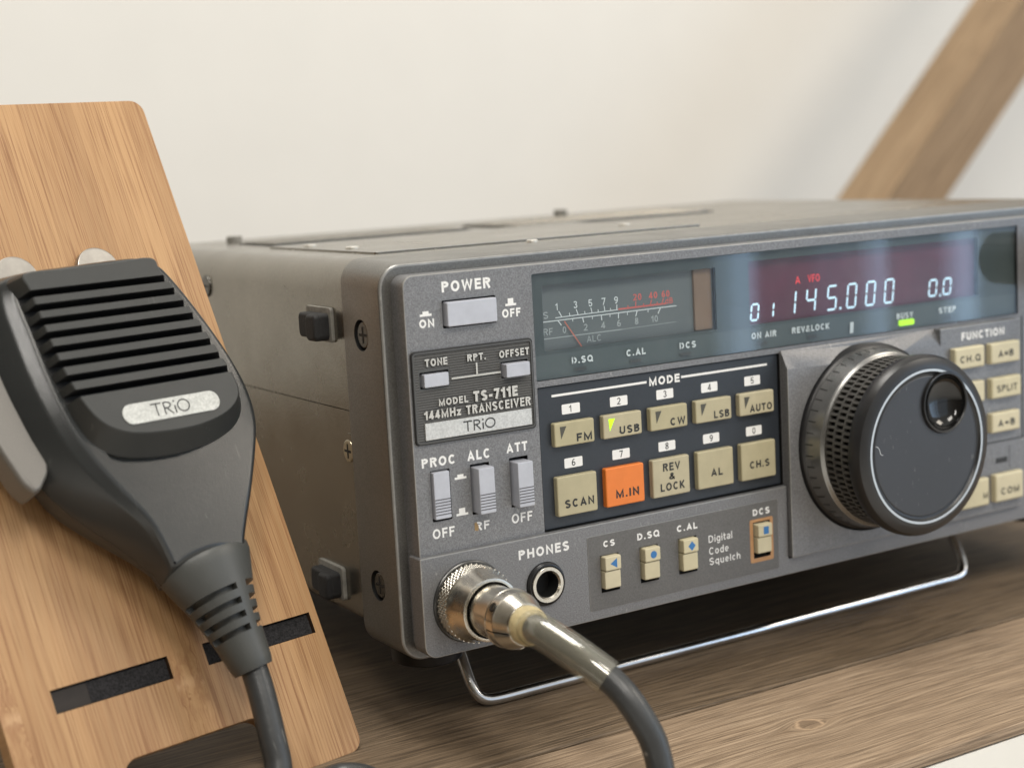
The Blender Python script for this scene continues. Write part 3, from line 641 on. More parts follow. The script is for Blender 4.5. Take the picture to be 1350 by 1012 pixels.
mb = MB(); mb.rrect(10.0, 40.0, 53.5, 57.6, 0.4, 0.85, SILVER, r=0.15, bev=0.1)
trio(mb, 20.4, 29.5, 54.25, 56.85, 0.88, INK, 0.34); mb.build('maker_badge', RF, mp)

# buttons and slide switches of the left column
mb = MB(); mb.rrect(17.5, 31.3, 80.1, 86.0, -4, 1.6, BTN, r=0.35, bev=0.35); mb.build('power_button', RF, radio)['label'] = 'wide pale power button'
mb = MB(); mb.rrect(10.3, 17.0, 66.2, 69.4, -4, 1.3, BTN, r=0.25, bev=0.25); mb.build('push_button', RF, radio)
mb = MB(); mb.rrect(32.5, 39.3, 66.15, 69.5, -4, 2.4, BTN, r=0.25, bev=0.25); mb.build('push_button', RF, radio)
for x0, out_, z0, z1 in ((11.2, 1.1, 33.9, 45.5), (22.55, 3.2, 33.7, 45.1), (33.7, 3.2, 33.6, 44.9)):
    mb = MB(); mb.rrect(x0, x0+4.5, z0, z1, -4, out_, BTN, r=0.3, bev=0.35)
    zz = z0+1.0
    for i in range(6):
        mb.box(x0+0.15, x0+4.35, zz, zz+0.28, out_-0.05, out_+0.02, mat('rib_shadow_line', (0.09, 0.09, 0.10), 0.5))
        zz += 0.74
    mb.build('slide_switch', RF, radio)

# --- display: mask, meter, digital read-out, glass
mb = MB(); mb.box(42.3, 216.5, 63.6, 90.7, -2.0, -1.2, MASKM)
dm = mb.build('display_mask', RF, radio)
cm = MB(); cm.box(46.0, 100.9, 70.8, 87.3, -3, 0, MASKM); cm.box(112.3, 200.4, 70.7, 88.0, -3, 0, MASKM); cut(dm, cm, RF, radio)
tx = MB(); e = -1.16
tx.poly([(42.5, 63.8), (216.2, 63.8), (216.2, 69.9), (42.5, 69.9)], e, STRIP)
e = -0.72
for t, a0, a1 in (('D.SQ', 53.6, 60.1), ('C.AL', 70.5, 76.7), ('DCS', 87.7, 93.2), ('ON AIR', 112.2, 121.0), ('REV&LOCK', 126.6, 140.4), ('BUSY', 166.3, 172.9), ('STEP', 183.3, 190.5)):
    tx.text(t, a0, a1, 66.9, 68.6, e, WHITE, 0.022)
tx.poly([(148.0, 64.8), (149.3, 64.8), (149.6, 67.9), (148.3, 67.9)], e, WHITE)
for x in (56.3, 73.4, 89.6, 116.0, 134.0, 187.0): tx.poly([(x-1.7, 65.0), (x+1.7, 65.0), (x+1.7, 65.9), (x-1.7, 65.9)], e, LEDOFF)
append(dm, tx, RF)
mb = MB(); mb.rrect(167.4, 173.4, 64.8, 66.5, -1.3, -0.7, LEDG, r=0.5, bev=0.15); mb.build('busy_lamp', RF, radio)
# meter
mb = MB(); mb.box(45.5, 101.2, 70.2, 87.9, -3.8, -3.0, METER)
mb.poly([(46.0, 70.9), (46.4, 70.9), (46.4, 87.3), (46.0, 87.3)], -2.95, MASKM)
e = -2.95
mb.text('S', 47.2, 48.7, 78.8, 80.5, e, GREYINK, 0.0)
mb.line((46.3, 78.0), (88.9, 78.2), 0.24, e, WHITE); mb.line((50.8, 78.75), (70.1, 78.95), 0.22, e, WHITE); mb.line((70.2, 79.05), (85.5, 79.1), 0.4, e, REDINK)
mb.line((46.2, 73.7), (71, 73.75), 0.25, e, GREYINK); mb.line((71, 73.75), (88.7, 73.95), 0.12, e, GREYINK)
S_ = [(51.9, 52.7), (57.2, 57.7), (61.7, 62.0), (65.8, 66.0), (69.8, 69.7)]
for i, (a, b) in enumerate(S_):
    mb.line((a, 80.3), (b, 78.9), 0.26, e, WHITE)
    if i < 4: q = (b+S_[i+1][1])/2; mb.line((q-0.15, 79.6), (q, 78.9), 0.22, e, WHITE)
for (a, b) in ((75.8, 75.7), (80.9, 80.4), (84.8, 84.1)): mb.line((a, 80.5), (b, 79.1), 0.3, e, REDINK)
for a in (73.2, 78.2, 82.6): mb.line((a+0.1, 79.8), (a, 79.1), 0.26, e, REDINK)
for t, a in (('1', 50.9), ('3', 56.4), ('5', 61.0), ('7', 65.1), ('9', 69.0)): mb.text(t, a, a+(0.7 if t == '1' else 1.2), 80.6, 82.4, e, WHITE, 0.0)
for t, a, b in (('20', 75.0, 77.7), ('40', 80.1, 82.8), ('60', 84.2, 86.8)): mb.text(t, a, b, 80.8, 82.5, e, REDINK, 0.01)
mb.text('dB', 85.3, 87.8, 79.0, 80.5, e, REDINK, 0.0)
for (a, b) in ((51.5, 52.5), (59.0, 59.3), (64.8, 64.9), (70.2, 70.1), (76.1, 75.6), (83.6, 82.8)): mb.line((a, 78.0), (b, 76.7), 0.28, e, WHITE)
for a in (56.0, 62.0, 67.5, 73.0, 79.6): mb.line((a, 77.95), (a, 77.3), 0.2, e, WHITE)
for t, a, b in (('0', 52.8, 53.9), ('2', 59.2, 60.4), ('4', 64.6, 65.9), ('6', 69.6, 70.8), ('8', 75.2, 76.4), ('10', 80.4, 82.7)): mb.text(t, a, b, 74.6, 76.3, e, GREYINK, 0.005)
mb.text('RF', 47.0, 49.8, 74.6, 76.3, e, GREYINK, 0.0); mb.text('ALC', 60.0, 64.5, 71.5, 73.2, e, GREYINK, 0.0)
meter = mb.build('signal_meter', RF, radio)
mb = MB(); mb.line((53.1, 77.7), (58.3, 70.3), 0.3, -2.4, mat('needle_red', (0.62, 0.16, 0.09), 0.4)); mb.build('needle', RF, meter)
mb = MB(); mb.rrect(94.4, 100.3, 70.9, 87.3, -3.1, -2.3, BROWN, r=0.4, bev=0.3); mb.build('meter_end_block', RF, meter)
# digital read-out
mb = MB(); mb.box(111.8, 200.9, 70.2, 88.5, -3.8, -3.0, MAROON)
def seg7(mb, x0, z0, w, h, which, m, c, sl=0.13, th=0.60):
    g_ = 0.12; hh = h/2
    S = {'a': ((0, h), (w, h)), 'd': ((0, 0), (w, 0)), 'g': ((0, hh), (w, hh)), 'f': ((0, hh), (0, h)), 'b': ((w, hh), (w, h)), 'e': ((0, 0), (0, hh)), 'c': ((w, 0), (w, hh))}
    for k_ in which:
        (ax, az), (bx, bz) = S[k_]; d = Vector((bx-ax, bz-az)).normalized(); t = th/2; n_ = Vector((-d.y, d.x))*t
        A = Vector((ax, az))+d*g_*.8; B = Vector((bx, bz))-d*g_*.8
        P_ = [A, A+d*t+n_*-1, B-d*t-n_, B, B-d*t+n_, A+d*t+n_]
        mb.poly([(x0+q.x+q.y*sl, z0+q.y) for q in P_], c, m)
D7 = {'0': 'abcdef', '1': 'bc', '4': 'fgbc', '5': 'afgcd'}
c7 = -2.9
for ch, x, z0, w, h in (('0', 113.9, 71.7, 2.5, 4.3), ('1', 119.2, 71.9, 2.6, 4.0), ('1', 126.4, 72.0, 3.2, 6.4), ('4', 133.8, 72.1, 3.2, 6.4), ('5', 141.6, 71.9, 3.2, 6.6), ('0', 149.1, 71.8, 3.2, 6.6), ('0', 156.4, 71.8, 3.2, 6.6), ('0', 163.7, 71.8, 3.2, 6.6), ('0', 181.6, 72.1, 2.9, 4.6), ('0', 187.5, 72.1, 2.9, 4.6)):
    seg7(mb, x, z0, w, h, D7[ch], LEDW, c7)
for x in (146.3, 185.9): mb.poly([(x, 71.6), (x+0.7, 71.6), (x+0.8, 72.3), (x+0.1, 72.3)], c7, LEDW)
mb.text('A', 130.3, 132.0, 80.3, 82.3, c7, LEDR, 0.0); mb.text('VFO', 134.9, 139.2, 80.3, 82.4, c7, LEDR, 0.0)
mb.build('digital_display', RF, radio)
mb = MB(); mb.box(42.6, 216.15, 63.9, 90.4, -0.55, -0.3, GLASS); mb.build('display_window', RF, radio)

# --- keypad
mb = MB(); mb.rrect(43.0, 120.9, 25.7, 61.9, -1.4, -0.7, KEYP, r=0.4, bev=0.15)
e = -0.66
mb.line((47.0, 59.5), (76.5, 59.5), 0.6, e, WHITE); mb.line((87.8, 59.5), (117.2, 59.5), 0.6, e, WHITE)
mb.text('MODE', 77.3, 87.3, 58.35, 60.5, e, WHITE, 0.02)
for i, t in enumerate('1234567890'):
    cx = 52.6+(i % 5)*14.82; z0 = 54.4 if i < 5 else 40.55
    mb.add([(a, b, e) for a, b in rrpts(cx-2.75, cx+2.75, z0, z0+2.55, 0.3, 3)], [tuple(range(16))], WHITE)
    mb.text(t, cx-0.55, cx+0.55 if t != '1' else cx+0.1, z0+0.4, z0+2.15, e+0.03, INK, 0.0)
mb.build('keypad_panel', RF, radio)
names = ['FM', 'USB', 'CW', 'LSB', 'AUTO', 'SCAN', 'M.IN', 'REV', 'AL', 'CH.S']
tw = [4.8, 6.4, 5.0, 5.3, 7.8, 9.0, 7.4, 0, 4.0, 7.0]
for i, t in enumerate(names):
    x0 = 46.35+(i % 5)*14.9; top = i < 5
    z0, z1 = (46.6, 52.7) if top else (28.7, 38.9); out_ = 0.9
    m = KEYO if t == 'M.IN' else KEYB
    mb = MB(); mb.rrect(x0, x0+12.1, z0, z1, -1.3, out_, m, r=0.45, bev=0.35, bseg=3)
    e = out_+0.03
    if top:
        x1 = x0+11.3; mb.text(t, x1-tw[i], x1, z0+0.75, z0+2.75, e, INK, 0.018)
        lit = t == 'USB'
        mb.poly([(x0+1.6, z0+5.1), (x0+1.9, z0+1.9), (x0+3.6, z0+5.1)], e+0.02, LEDG if lit else LAMPTRI)
    elif t == 'REV':
        mb.text('REV', x0+3.3, x0+9.0, z0+6.8, z0+8.9, e, INK, 0.018); mb.text('&', x0+5.4, x0+7.2, z0+4.4, z0+6.1, e, INK, 0.018); mb.text('LOCK', x0+2.3, x0+10.3, z0+1.5, z0+3.6, e, INK, 0.018)
    elif t == 'SCAN': mb.text(t, x0+2.0, x0+11.0, z0+2.0, z0+4.1, e, INK, 0.02)
    elif t == 'M.IN': mb.text(t, x0+2.9, x0+10.3, z0+2.1, z0+4.2, e, INK, 0.02)
    else: mb.text(t, x0+6.3-tw[i]/2, x0+6.3+tw[i]/2, z0+3.1, z0+5.1, e, INK, 0.018)
    k = mb.build('key', RF, radio)
    if t == 'M.IN': k['label'] = 'orange key'

# --- lower panel
mb = MB(); mb.rrect(5.9, 264.1, 0.1, 25.25, -4, 1.5, PAINT, bev=0.3, n=6, bm=WORN_GLINT, radii=(3.4, 3.4, 0.5, 0.5))
lp = mb.build('lower_panel', RF, radio)
cm = MB(); cm.box(120.95, 214.4, 4.6, 30, -3, 3, DARK)
cm.cyl(41.0, 12.6, -3, 3, 5.7, DARK, n=40); cm.cyl(18.9, 12.5, -2, 3, 10.2, DARK, n=48)
for x0, x1, z0, z1 in ((57.8, 63.6, 7.0, 16.8), (70.3, 76.2, 7.2, 16.8), (82.9, 89.0, 7.2, 16.9), (108.6, 114.5, 6.9, 16.9)):
    cm.box(x0, x1, z0, z1, -3, 3, DARK)
cut(lp, cm, RF, radio)
tx = MB(); tx.text('PHONES', 33.5, 48.6, 20.1, 22.5, 1.53, WHITE, 0.02); append(lp, tx, RF)
mb = MB(); mb.rrect(54.1, 117.6, 2.6, 22.3, 1.4, 1.62, OVER, r=0.5, bev=0.08, bm=WORN_GLINT)
sp = mb.build('squelch_overlay', RF, radio)
cm = MB()
for x0, x1, z0, z1 in ((57.8, 63.6, 7.0, 16.8), (70.3, 76.2, 7.2, 16.8), (82.9, 89.0, 7.2, 16.9), (108.6, 114.5, 6.9, 16.9)): cm.box(x0, x1, z0, z1, -3, 3, DARK)
cut(sp, cm, RF, radio)
tx = MB(); e = 1.66
for t, a0, a1, b0, b1 in (('CS', 58.9, 62.6, 18.9, 20.5), ('D.SQ', 69.7, 76.9, 18.8, 20.6), ('C.AL', 82.6, 89.5, 18.8, 20.5), ('DCS', 108.6, 114.6, 18.8, 20.6)):
    tx.text(t, a0, a1, b0, b1, e, WHITE, 0.02)
tx.text('Digital', 93.1, 101.2, 13.6, 16.0, e, WHITE, 0.0); tx.text('Code', 93.1, 99.8, 10.7, 12.7, e, WHITE, 0.0); tx.text('Squelch', 93.1, 103.8, 7.4, 9.8, e, WHITE, 0.0)
# tan frame around the last switch
o_ = rrpts(107.4, 115.6, 5.7, 17.8, 0.5, 3); i_ = rrpts(108.55, 114.55, 6.85, 16.95, 0.2, 3); n_ = len(o_)
tx.add([(a, b, e) for a, b in o_]+[(a, b, e) for a, b in i_], [(i, (i+1) % n_, n_+(i+1) % n_, n_+i) for i in range(n_)], ORFR)
append(sp, tx, RF)
for i, (x0, z0, z1) in enumerate(((58.2, 8.0, 16.6), (70.8, 8.1, 16.6), (83.4, 8.1, 16.7), (109.0, 8.3, 16.5))):
    mb = MB(); f = MB()
    zm = z0+(z1-z0)*0.56
    mb.rrect(x0, x0+5.0, z0, zm-0.05, -2, 3.0, KEYI, r=0.35, bev=0.4); mb.rrect(x0, x0+5.0, zm+0.05, z1, -2, 3.45, KEYI, r=0.35, bev=0.4)
    cx = x0+2.7; cz = (zm+z1)/2; c = 3.48
    if i == 0: mb.poly([(cx-1.2, cz), (cx+0.9, cz-1.3), (cx+0.9, cz+1.3)], c, BLUEINK)
    elif i == 1: mb.poly([(cx+1.0*math.cos(t*PI/10), cz+1.0*math.sin(t*PI/10)) for t in range(20)], c, BLUEINK)
    elif i == 2: mb.poly([(cx-1.2, cz), (cx, cz-1.3), (cx+1.2, cz), (cx, cz+1.3)], c, BLUEINK)
    else: mb.poly([(cx-0.9, cz-1.05), (cx+0.9, cz-1.05), (cx+0.9, cz+1.05), (cx-0.9, cz+1.05)], c, BLUEINK)
    mb.build('rocker_switch', RF, radio)
# phones jack
mb = MB(); prof = [(-2.5, 5.6), (1.9, 5.6), (2.5, 5.2), (2.6, 4.9)]
mb.lathe(41.0, 12.6, prof+[(2.0, 4.7)], BLK, 40, cap=(True, False))
mb.lathe(41.0, 12.6, [(0, 4.75), (2.5, 4.75), (2.9, 4.5), (2.9, 3.7), (2.4, 3.3), (-2.0, 3.2), (-2.1, 0.01)], NICK, 40, cap=(False, True), mats=[NICK, NICK, NICK, NICK, DARK, DARK, DARK])
mb.build('headphone_jack', RF, radio)
# microphone socket on the radio
mb = MB(); mb.lathe(18.9, 12.5, [(-1.5, 10.15), (1.9, 10.15), (2.1, 9.9), (2.1, 9.4), (-1.0, 9.2), (-1.2, 0.01)], mat('socket_ring', (0.10, 0.10, 0.098), 0.3, 0.8), 56, cap=(False, True))
mb.build('microphone_socket', RF, radio)

# --- tuning module
X0, X1, ZB, ZT, OUT = 121.3, 214.0, 5.0, 62.8, 3.0
mb = MB()
mb.rrect(X0, X1, ZB, ZT, -3.0, OUT, PAINT, r=0.4, bev=0.25, bm=WORN_GLINT)
tm = mb.build('tuning_panel', RF, radio)
cm = MB(); cm.cyl(151.5, 35, 1.0, 6, 27.0, DARK, n=72); cut(tm, cm, RF, radio)
cm = MB(); cm.add([(X0-1, 57.8, OUT+.01), (X0-1, 57.8, OUT+3), (X0-1, 66, OUT+3), (X0-1, 66, -0.6), (X0-1, 62.9, 0.4), (180, 57.8, OUT+.01), (180, 57.8, OUT+3), (180, 66, OUT+3), (180, 66, -0.6), (180, 62.9, 0.4)],
    [(0, 1, 2, 3, 4), (9, 8, 7, 6, 5), (0, 5, 6, 1), (1, 6, 7, 2), (2, 7, 8, 3), (3, 8, 9, 4), (4, 9, 5, 0)], PAINT); cut(tm, cm, RF, radio)
tx = MB(); tx.text('FUNCTION', 188.6, 206.8, 58.6, 60.9, OUT+.03, WHITE, 0.02)
tx.line((180, 26.3), (214, 26.3), 0.4, OUT+.03, DARK)
tx.line((208.5, 17.5), (208.5, 24.5), 0.25, OUT+.03, DARK)
tx.poly([(202.4, 19.6), (207.6, 19.6), (207.6, 21.2), (202.4, 21.2)], OUT+.04, INK)
append(tm, tx, RF)
for t, x0, x1, z0, z1, ww in (('CH.Q', 183.9, 196.3, 50.4, 56.7, 8.6), ('A=B', 199.0, 211.5, 50.4, 56.6, 6.6), (None, 184.0, 196.2, 39.9, 46.2, 0), ('SPLIT', 199.2, 211.9, 39.9, 46.1, 8.8), (None, 184.0, 196.2, 29.5, 35.6, 0), ('A+B', 199.1, 211.3, 29.5, 35.5, 7.4), ('M', 186.0, 197.6, 8.1, 16.4, 1.9), ('COM', 200.4, 212.6, 8.1, 16.6, 8.0)):
    mb = MB(); mb.rrect(x0, x1, z0, z1, OUT-1, OUT+2.0, KEYI, r=0.4, bev=0.6, bseg=3)
    if t:
        cx = (x0+x1)/2+(0 if t != 'M' else 4.0); zc = z0+(z1-z0)*0.46 if t not in ('M', 'COM') else z0+3.2
        mb.text(t, cx-ww/2, cx+ww/2, zc-1.0, zc+1.0, OUT+2.03, INK, 0.012)
    k = mb.build('function_key', RF, radio)
# knob
KX, KZ = 151.5, 35.0
mb = MB(); mb.lathe(KX, KZ, [(1.0, 26.9), (1.2, 26.9), (3.6, 26.4), (3.9, 26.2), (4.2, 25.7), (9.2, 24.75), (9.5, 24.2), (9.9, 23.9), (10.1, 23.3)], KBLK, 96, mats=[KBLK, KBLK, KBLK, KBLK, KSILV, KSILV, KSILV, KSILV])
for i in range(50):
    t = 2*PI*i/50+0.06; ct, st = math.cos(t), math.sin(t); w_ = 0.006
    P_ = []
    for (c_, r_) in ((4.4, 25.70), (6.8, 25.25)):
        for s_ in (-1, 1): P_.append((KX+(r_+.04)*math.cos(t+s_*w_), KZ+(r_+.04)*math.sin(t+s_*w_), c_))
    mb.add(P_, [(0, 1, 3, 2)], INK)
knob = mb.build('tuning_knob', RF, radio, angle=40)
# grip of sunk pockets
mb = MB(); NC = 84; rows = [(10.3, 13.2), (13.5, 16.4), (16.7, 19.6)]; R_ = 23.9; Rp = 22.7
def cp(t, r, c): return (KX+r*math.cos(t), KZ+r*math.sin(t), c)
for k, (ca, cb) in enumerate(rows):
    for i in range(NC):
        dt = 2*PI/NC; t0 = dt*(i+k*0.33); t1 = t0+dt; a = t0+dt*.22; b = t1-dt*.22
        lo, hi = ca-0.15, cb+0.15; l2, h2 = ca+0.12, cb-0.12
        V = [cp(t0, R_, lo), cp(t1, R_, lo), cp(t1, R_, hi), cp(t0, R_, hi), cp(a, R_, l2), cp(b, R_, l2), cp(b, R_, h2), cp(a, R_, h2),
             cp(a+dt*.04, Rp, l2+.1), cp(b-dt*.04, Rp, l2+.1), cp(b-dt*.04, Rp, h2-.1), cp(a+dt*.04, Rp, h2-.1)]
        mb.add(V, [(0, 1, 5, 4), (1, 2, 6, 5), (2, 3, 7, 6), (3, 0, 4, 7), (4, 5, 9, 8), (5, 6, 10, 9), (6, 7, 11, 10), (7, 4, 8, 11)], KGRIP)
        mb.add([V[8], V[9], V[10], V[11]], [(0, 1, 2, 3)], DARK)
mb.build('grip_band', RF, knob, angle=0)
mb = MB(); mb.lathe(KX, KZ, [(10.0, 22.5), (19.6, 22.5), (19.8, 23.9), (20.2, 24.9), (21.0, 25.15), (22.6, 25.1), (24.0, 24.3), (24.9, 22.6), (25.0, 21.35), (25.0, 20.7), (24.6, 20.4), (24.3, 20.1), (24.2, 19.3)], KBLK, 96, mats=[KBLK]*8+[KRING]+[KBLK]*3, cap=(True, False))
mb.build('knob_rim', RF, knob)
mb = MB(); mb.lathe(KX, KZ, [(22, 19.4), (24.3, 19.4), (24.45, 19.2), (24.5, 18.9)], KDISC, 96)
face = mb.build('knob_face', RF, knob)
DX, DZ = 158.3, 46.4
cm = MB(); cm.cyl(DX, DZ, 20.5, 27, 8.55, KGLOSS, n=56); cut(face, cm, RF, radio)
rim = [o for o in bpy.data.objects if o.name.startswith('knob_rim')][0]; cut(rim, cm, RF, radio)
tx = MB(); sc = smooth([(132.6, 37.6, 0), (133.4, 37.3, 0), (134.0, 36.4, 0), (134.4, 35.3, 0), (135.2, 34.9, 0)], 4)
for p_, q_ in zip(sc, sc[1:]): tx.line((p_.x, p_.y), (q_.x, q_.y), 0.16, 24.53, SILVER)
append(face, tx, RF)
mb = MB(); prof = [(20.6, 8.5), (25.0, 8.5), (25.35, 8.3), (25.4, 8.0), (25.1, 7.75)]
for i in range(1, 13):
    t = i/12*PI/2; prof.append((25.1-4.2*math.sin(t), 7.75*math.cos(t)+0.01))
mb.lathe(DX, DZ, prof, KGLOSS, 56, mats=[KBLK]*4+[KGLOSS]*20, cap=(True, True)); mb.build('finger_dimple', RF, knob)
# small knobs of the right column, mirrored in the window
for kx, kz, r in ((231.5, 79, 8.8),):
    mb = MB(); mb.lathe(kx, kz, [(0, r+.8), (1.5, r+.6), (2.0, r), (21, r-.6), (22, r-1.4)], KBLK, 40); mb.build('volume_knob', RF, radio)

# --- feet and bail
def tabz(y): return -21.8+0.06*(y-16)
for fx, fy, zb in ((20, 25, -8.6), (247, 25, -8.6), (20, 160, tabz(160)), (247, 160, tabz(160))):
    mb = MB(); mb.lathe(fx, fy, [(zb, 8.6), (zb+.4, 9.2), (0.0, 10.2), (2.2, 10.2)], RUB if zb < -9 else BLK, 40); mb.build('foot', TF, radio)
mb = MB(); zb = -20.3
L = [(28, 27, 1.0), (28, 23.6, -5), (28, 19.6, -11.8), (28.3, 16.9, -16.4), (29.3, 15.6, -18.7), (31.4, 14.9, -19.9), (35, 14.7, zb), (45, 14.7, zb), (80, 15.0, zb), (120, 15.3, zb), (160, 15.8, zb), (195, 16.3, zb),
     (204, 16.4, zb), (207.6, 16.6, -19.9), (209.7, 17.3, -18.7), (210.7, 18.6, -16.4), (211, 21.2, -11.8), (211, 25, -5), (211, 28, 1.0)]
mb.tube(L, 1.5, CHROME, n=20, sub=6); mb.build('bail_stand', TF, radio)

# ================================================================== MICROPHONE PLUG
PF = Frame(lambda a, b, c: Vector((a-18.9, -c-(-2), b-12.5))*MMU, Matrix.Translation(Vector((18.9, -2, 12.5))*MMU))
plug = thing('microphone_plug', 'knurled nickel screw-on plug with clear sleeved grey cable, fitted to the radio front', 'plug', PF)
CX, CZ = 18.9, 12.5
mb = MB(); nn = 144; ks = 12; rings = []
for j in range(ks+1):
    c = 1.0+5.0*j/ks; r = []
    for i in range(nn):
        t = 2*PI*i/nn; h_ = (math.cos(36*t+c*3.4)+math.cos(36*t-c*3.4))/2
        r.append((CX+(9.25+0.26*h_)*math.cos(t), CZ+(9.25+0.26*h_)*math.sin(t), c))
    rings.append(r)
# finer along the axis
rings = []
for j in range(41):
    c = 1.0+5.2*j/40; r = []
    for i in range(288):
        t = 2*PI*i/288; h_ = (math.cos(40*t+c*4.6)+math.cos(40*t-c*4.6))/2
        q = 9.15+0.40*h_
        r.append((CX+q*math.cos(t), CZ+q*math.sin(t), c))
    rings.append(r)
mb.loft(rings, NICK, True, True); mb.build('knurled_ring', PF, plug, angle=60)
mb = MB(); mb.lathe(CX, CZ, [(6.1, 9.3), (6.3, 9.25), (6.6, 9.0), (8.2, 8.5), (11.6, 7.85), (12.0, 7.7), (12.1, 7.3), (12.1, 6.95), (10.5, 6.9)], NICK, 72, cap=(True, False), mats=[NICK]*7+[DARK]); mb.build('coupling_collar', PF, plug)
mb = MB(); mb.lathe(CX, CZ, [(8, 6.4), (11.0, 6.4), (19.6, 6.35), (20.0, 6.3), (20.0, 7.0), (20.2, 7.15), (20.7, 7.15), (20.9, 7.0), (23.4, 6.9), (23.8, 6.7), (27.4, 5.2), (27.7, 4.9), (27.8, 3.6), (27.0, 3.4)], NICK, 72); 
pb = mb.build('plug_body', PF, plug)
cm = MB(); cm.box(CX-9, CX+9, CZ-1.5, CZ-1.15, 20.95, 30, DARK); cut(pb, cm, PF, plug)
sf = Frame(lambda a, b, c: PF.fn(CX+b*math.cos(2.55)-a*math.sin(2.55)*-1*0, CZ, c), PF.matrix)
for ang in (2.5, 4.9):   # clamp screws on the collar
    ca, sa = math.cos(ang), math.sin(ang)
    fr = Frame(lambda a, b, c, ca=ca, sa=sa: PF.fn(CX+ca*c-sa*a, CZ+sa*c+ca*a, b), PF.matrix)
    mb = MB(); mb.cyl(0, 22.3, 5.5, 7.15, 1.15, SCREW if ang < 3 else NICK, n=18, bev=0.15); mb.box(-0.9, 0.9, 22.15, 22.45, 7.1, 7.2, DARK); mb.build('clamp_screw', fr, plug)
WPF = Frame(lambda x, y, z: Vector((x-18.9, y+2, z-12.5))*MMU, PF.matrix)
cab = [(18.9, -25, 12.6), (18.6, -30, 12.9), (17.8, -34, 13.4), (19.7, -38, 11.4), (23.0, -45, 7.6), (26.0, -50, 4.0), (27.8, -54, 0.4), (29.6, -57, -4.5), (31.1, -59, -9.5), (31.6, -60.5, -15.5), (30.6, -62.5, -20.2), (26, -65.5, -22.9), (18, -67.5, -23.4), (5, -68, -23.4), (-20, -66, -23.3), (-60, -60, -23.0), (-95, -40, -21.9)]
cab = [(18.9, -25, 12.6), (18.9, -29, 12.5), (18.6, -33, 12.6), (20.2, -38, 11.0), (23.0, -45, 7.6), (26.0, -50, 4.0), (27.8, -54, 0.4), (29.6, -57, -4.5), (31.1, -59, -9.5), (31.6, -60.5, -15.5), (30.6, -62.5, -20.2), (26, -65.5, -22.9), (18, -67.5, -23.4), (5, -68, -23.4), (-20, -66, -23.3), (-60, -60, -23.0), (-95, -40, -21.9)]
mb = MB(); mb.tube(cab, 3.15, CABLE, n=20, sub=6); mb.build('cable', WPF, plug)
sl = cab[1:6]
mb = MB(); mb.tube(sl, 4.15, SLEEVE, n=28, sub=8, caps=False); mb.tube(sl[:], 3.5, SLEEVE, n=28, sub=8, caps=False)
mb.build('clear_sleeve', WPF, plug)
mb = MB(); mb.lathe(CX, CZ, [(26.5, 4.6), (28.6, 4.7), (30.0, 4.5), (31.2, 3.9), (31.6, 3.2)], GLUE, 28); mb.build('glue_bead', PF, plug)

# ================================================================== BAMBOO STAND
SFm = tilted(-43, -1.8); TH = 5.0
stand = thing('bamboo_stand', 'upright bamboo board stand leaning back behind the hand microphone', 'stand', SFm)
def board_outline():
    L = []; r = 3.5
    def arc(cx, cy, r, t0, t1, n=6):
        for i in range(n+1):
            t = t0+(t1-t0)*i/n; L.append((cx+r*math.cos(t), cy+r*math.sin(t)))
    a0, a1, b0, b1 = -85.0, -0.6, -1.8, 177.7
    arc(a0+r, b0+r, r, PI, 1.5*PI)
    L.append((-61.8, b0)); arc(-57.8, 9.9, 4, PI, PI/2); arc(-28, 9.9, 4, PI/2, 0)
    L.append((-24, b0))
    arc(a1-r, b0+r, r, 1.5*PI, 2*PI); arc(a1-r, b1-r, r, 0, PI/2); arc(a0+r, b1-r, r, PI/2, PI)
    return L
L = board_outline()
mb = MB(); I = inset(L, 0.4)
mb.loft([[(a, b, -TH) for a, b in I], [(a, b, -TH+.4) for a, b in L], [(a, b, -.4) for a, b in L], [(a, b, -.1) for a, b in inset(L, .12)], [(a, b, 0) for a, b in I]], BAMBOO)
bd = mb.build('board', SFm, stand)
cm = MB()
EDGE = mat('charred_edge', (0.05, 0.025, 0.012), 0.7)
SL = ((-72.6, -43.3, 28.4, 33.8), (-33.7, -2.9, 28.9, 34.2))
for q in SL: cm.box(*q, -8, 2, EDGE)
cut(bd, cm, SFm, stand)
for q in SL:
    mb = MB(); mb.box(q[0]-1, q[1]+1, q[2]-1, q[3]+1, -6.4, -5.1, FELT); mb.box(q[0]+(9 if q[0] < -50 else 0.3), q[1]-.3, q[2]+.2, q[3]-.2, -5.1, -1.0, FELT)
    if q[0] < -50: mb.box(q[0]+.3, q[0]+9, q[2]+.2, q[3]-.2, -5.1, -1.1, mat('dark_tenon', (0.022, 0.015, 0.011), 0.7, blotch=0.5, blotch_mm=3))
    mb.build('felt_pad', SFm, stand)
# rear prop, a second bamboo leg sloping back to the table top
TN = Vector((0, -0.06, 1)).normalized()
foot_pt = inv_board((-30, 95, tabz(95))); foot_pt2 = inv_board((-60, 89, tabz(89)))
mb = MB(); top_ = 95.0
pa = foot_pt
V = [(-58, top_, -5.2), (-28, top_, -5.2), (-28, top_-5, -5.2), (-58, top_-5, -5.2)]
bq = [(-58, pa[1]+1.5, pa[2]), (-28, pa[1]+1.5, pa[2]), (-28, pa[1]-3, pa[2]+1.5), (-58, pa[1]-3, pa[2]+1.5)]
mb.add(V+bq, [(0, 1, 2, 3), (7, 6, 5, 4), (0, 4, 5, 1), (1, 5, 6, 2), (2, 6, 7, 3), (3, 7, 4, 0)], BAMBOO); mb.build('rear_leg', SFm, stand)
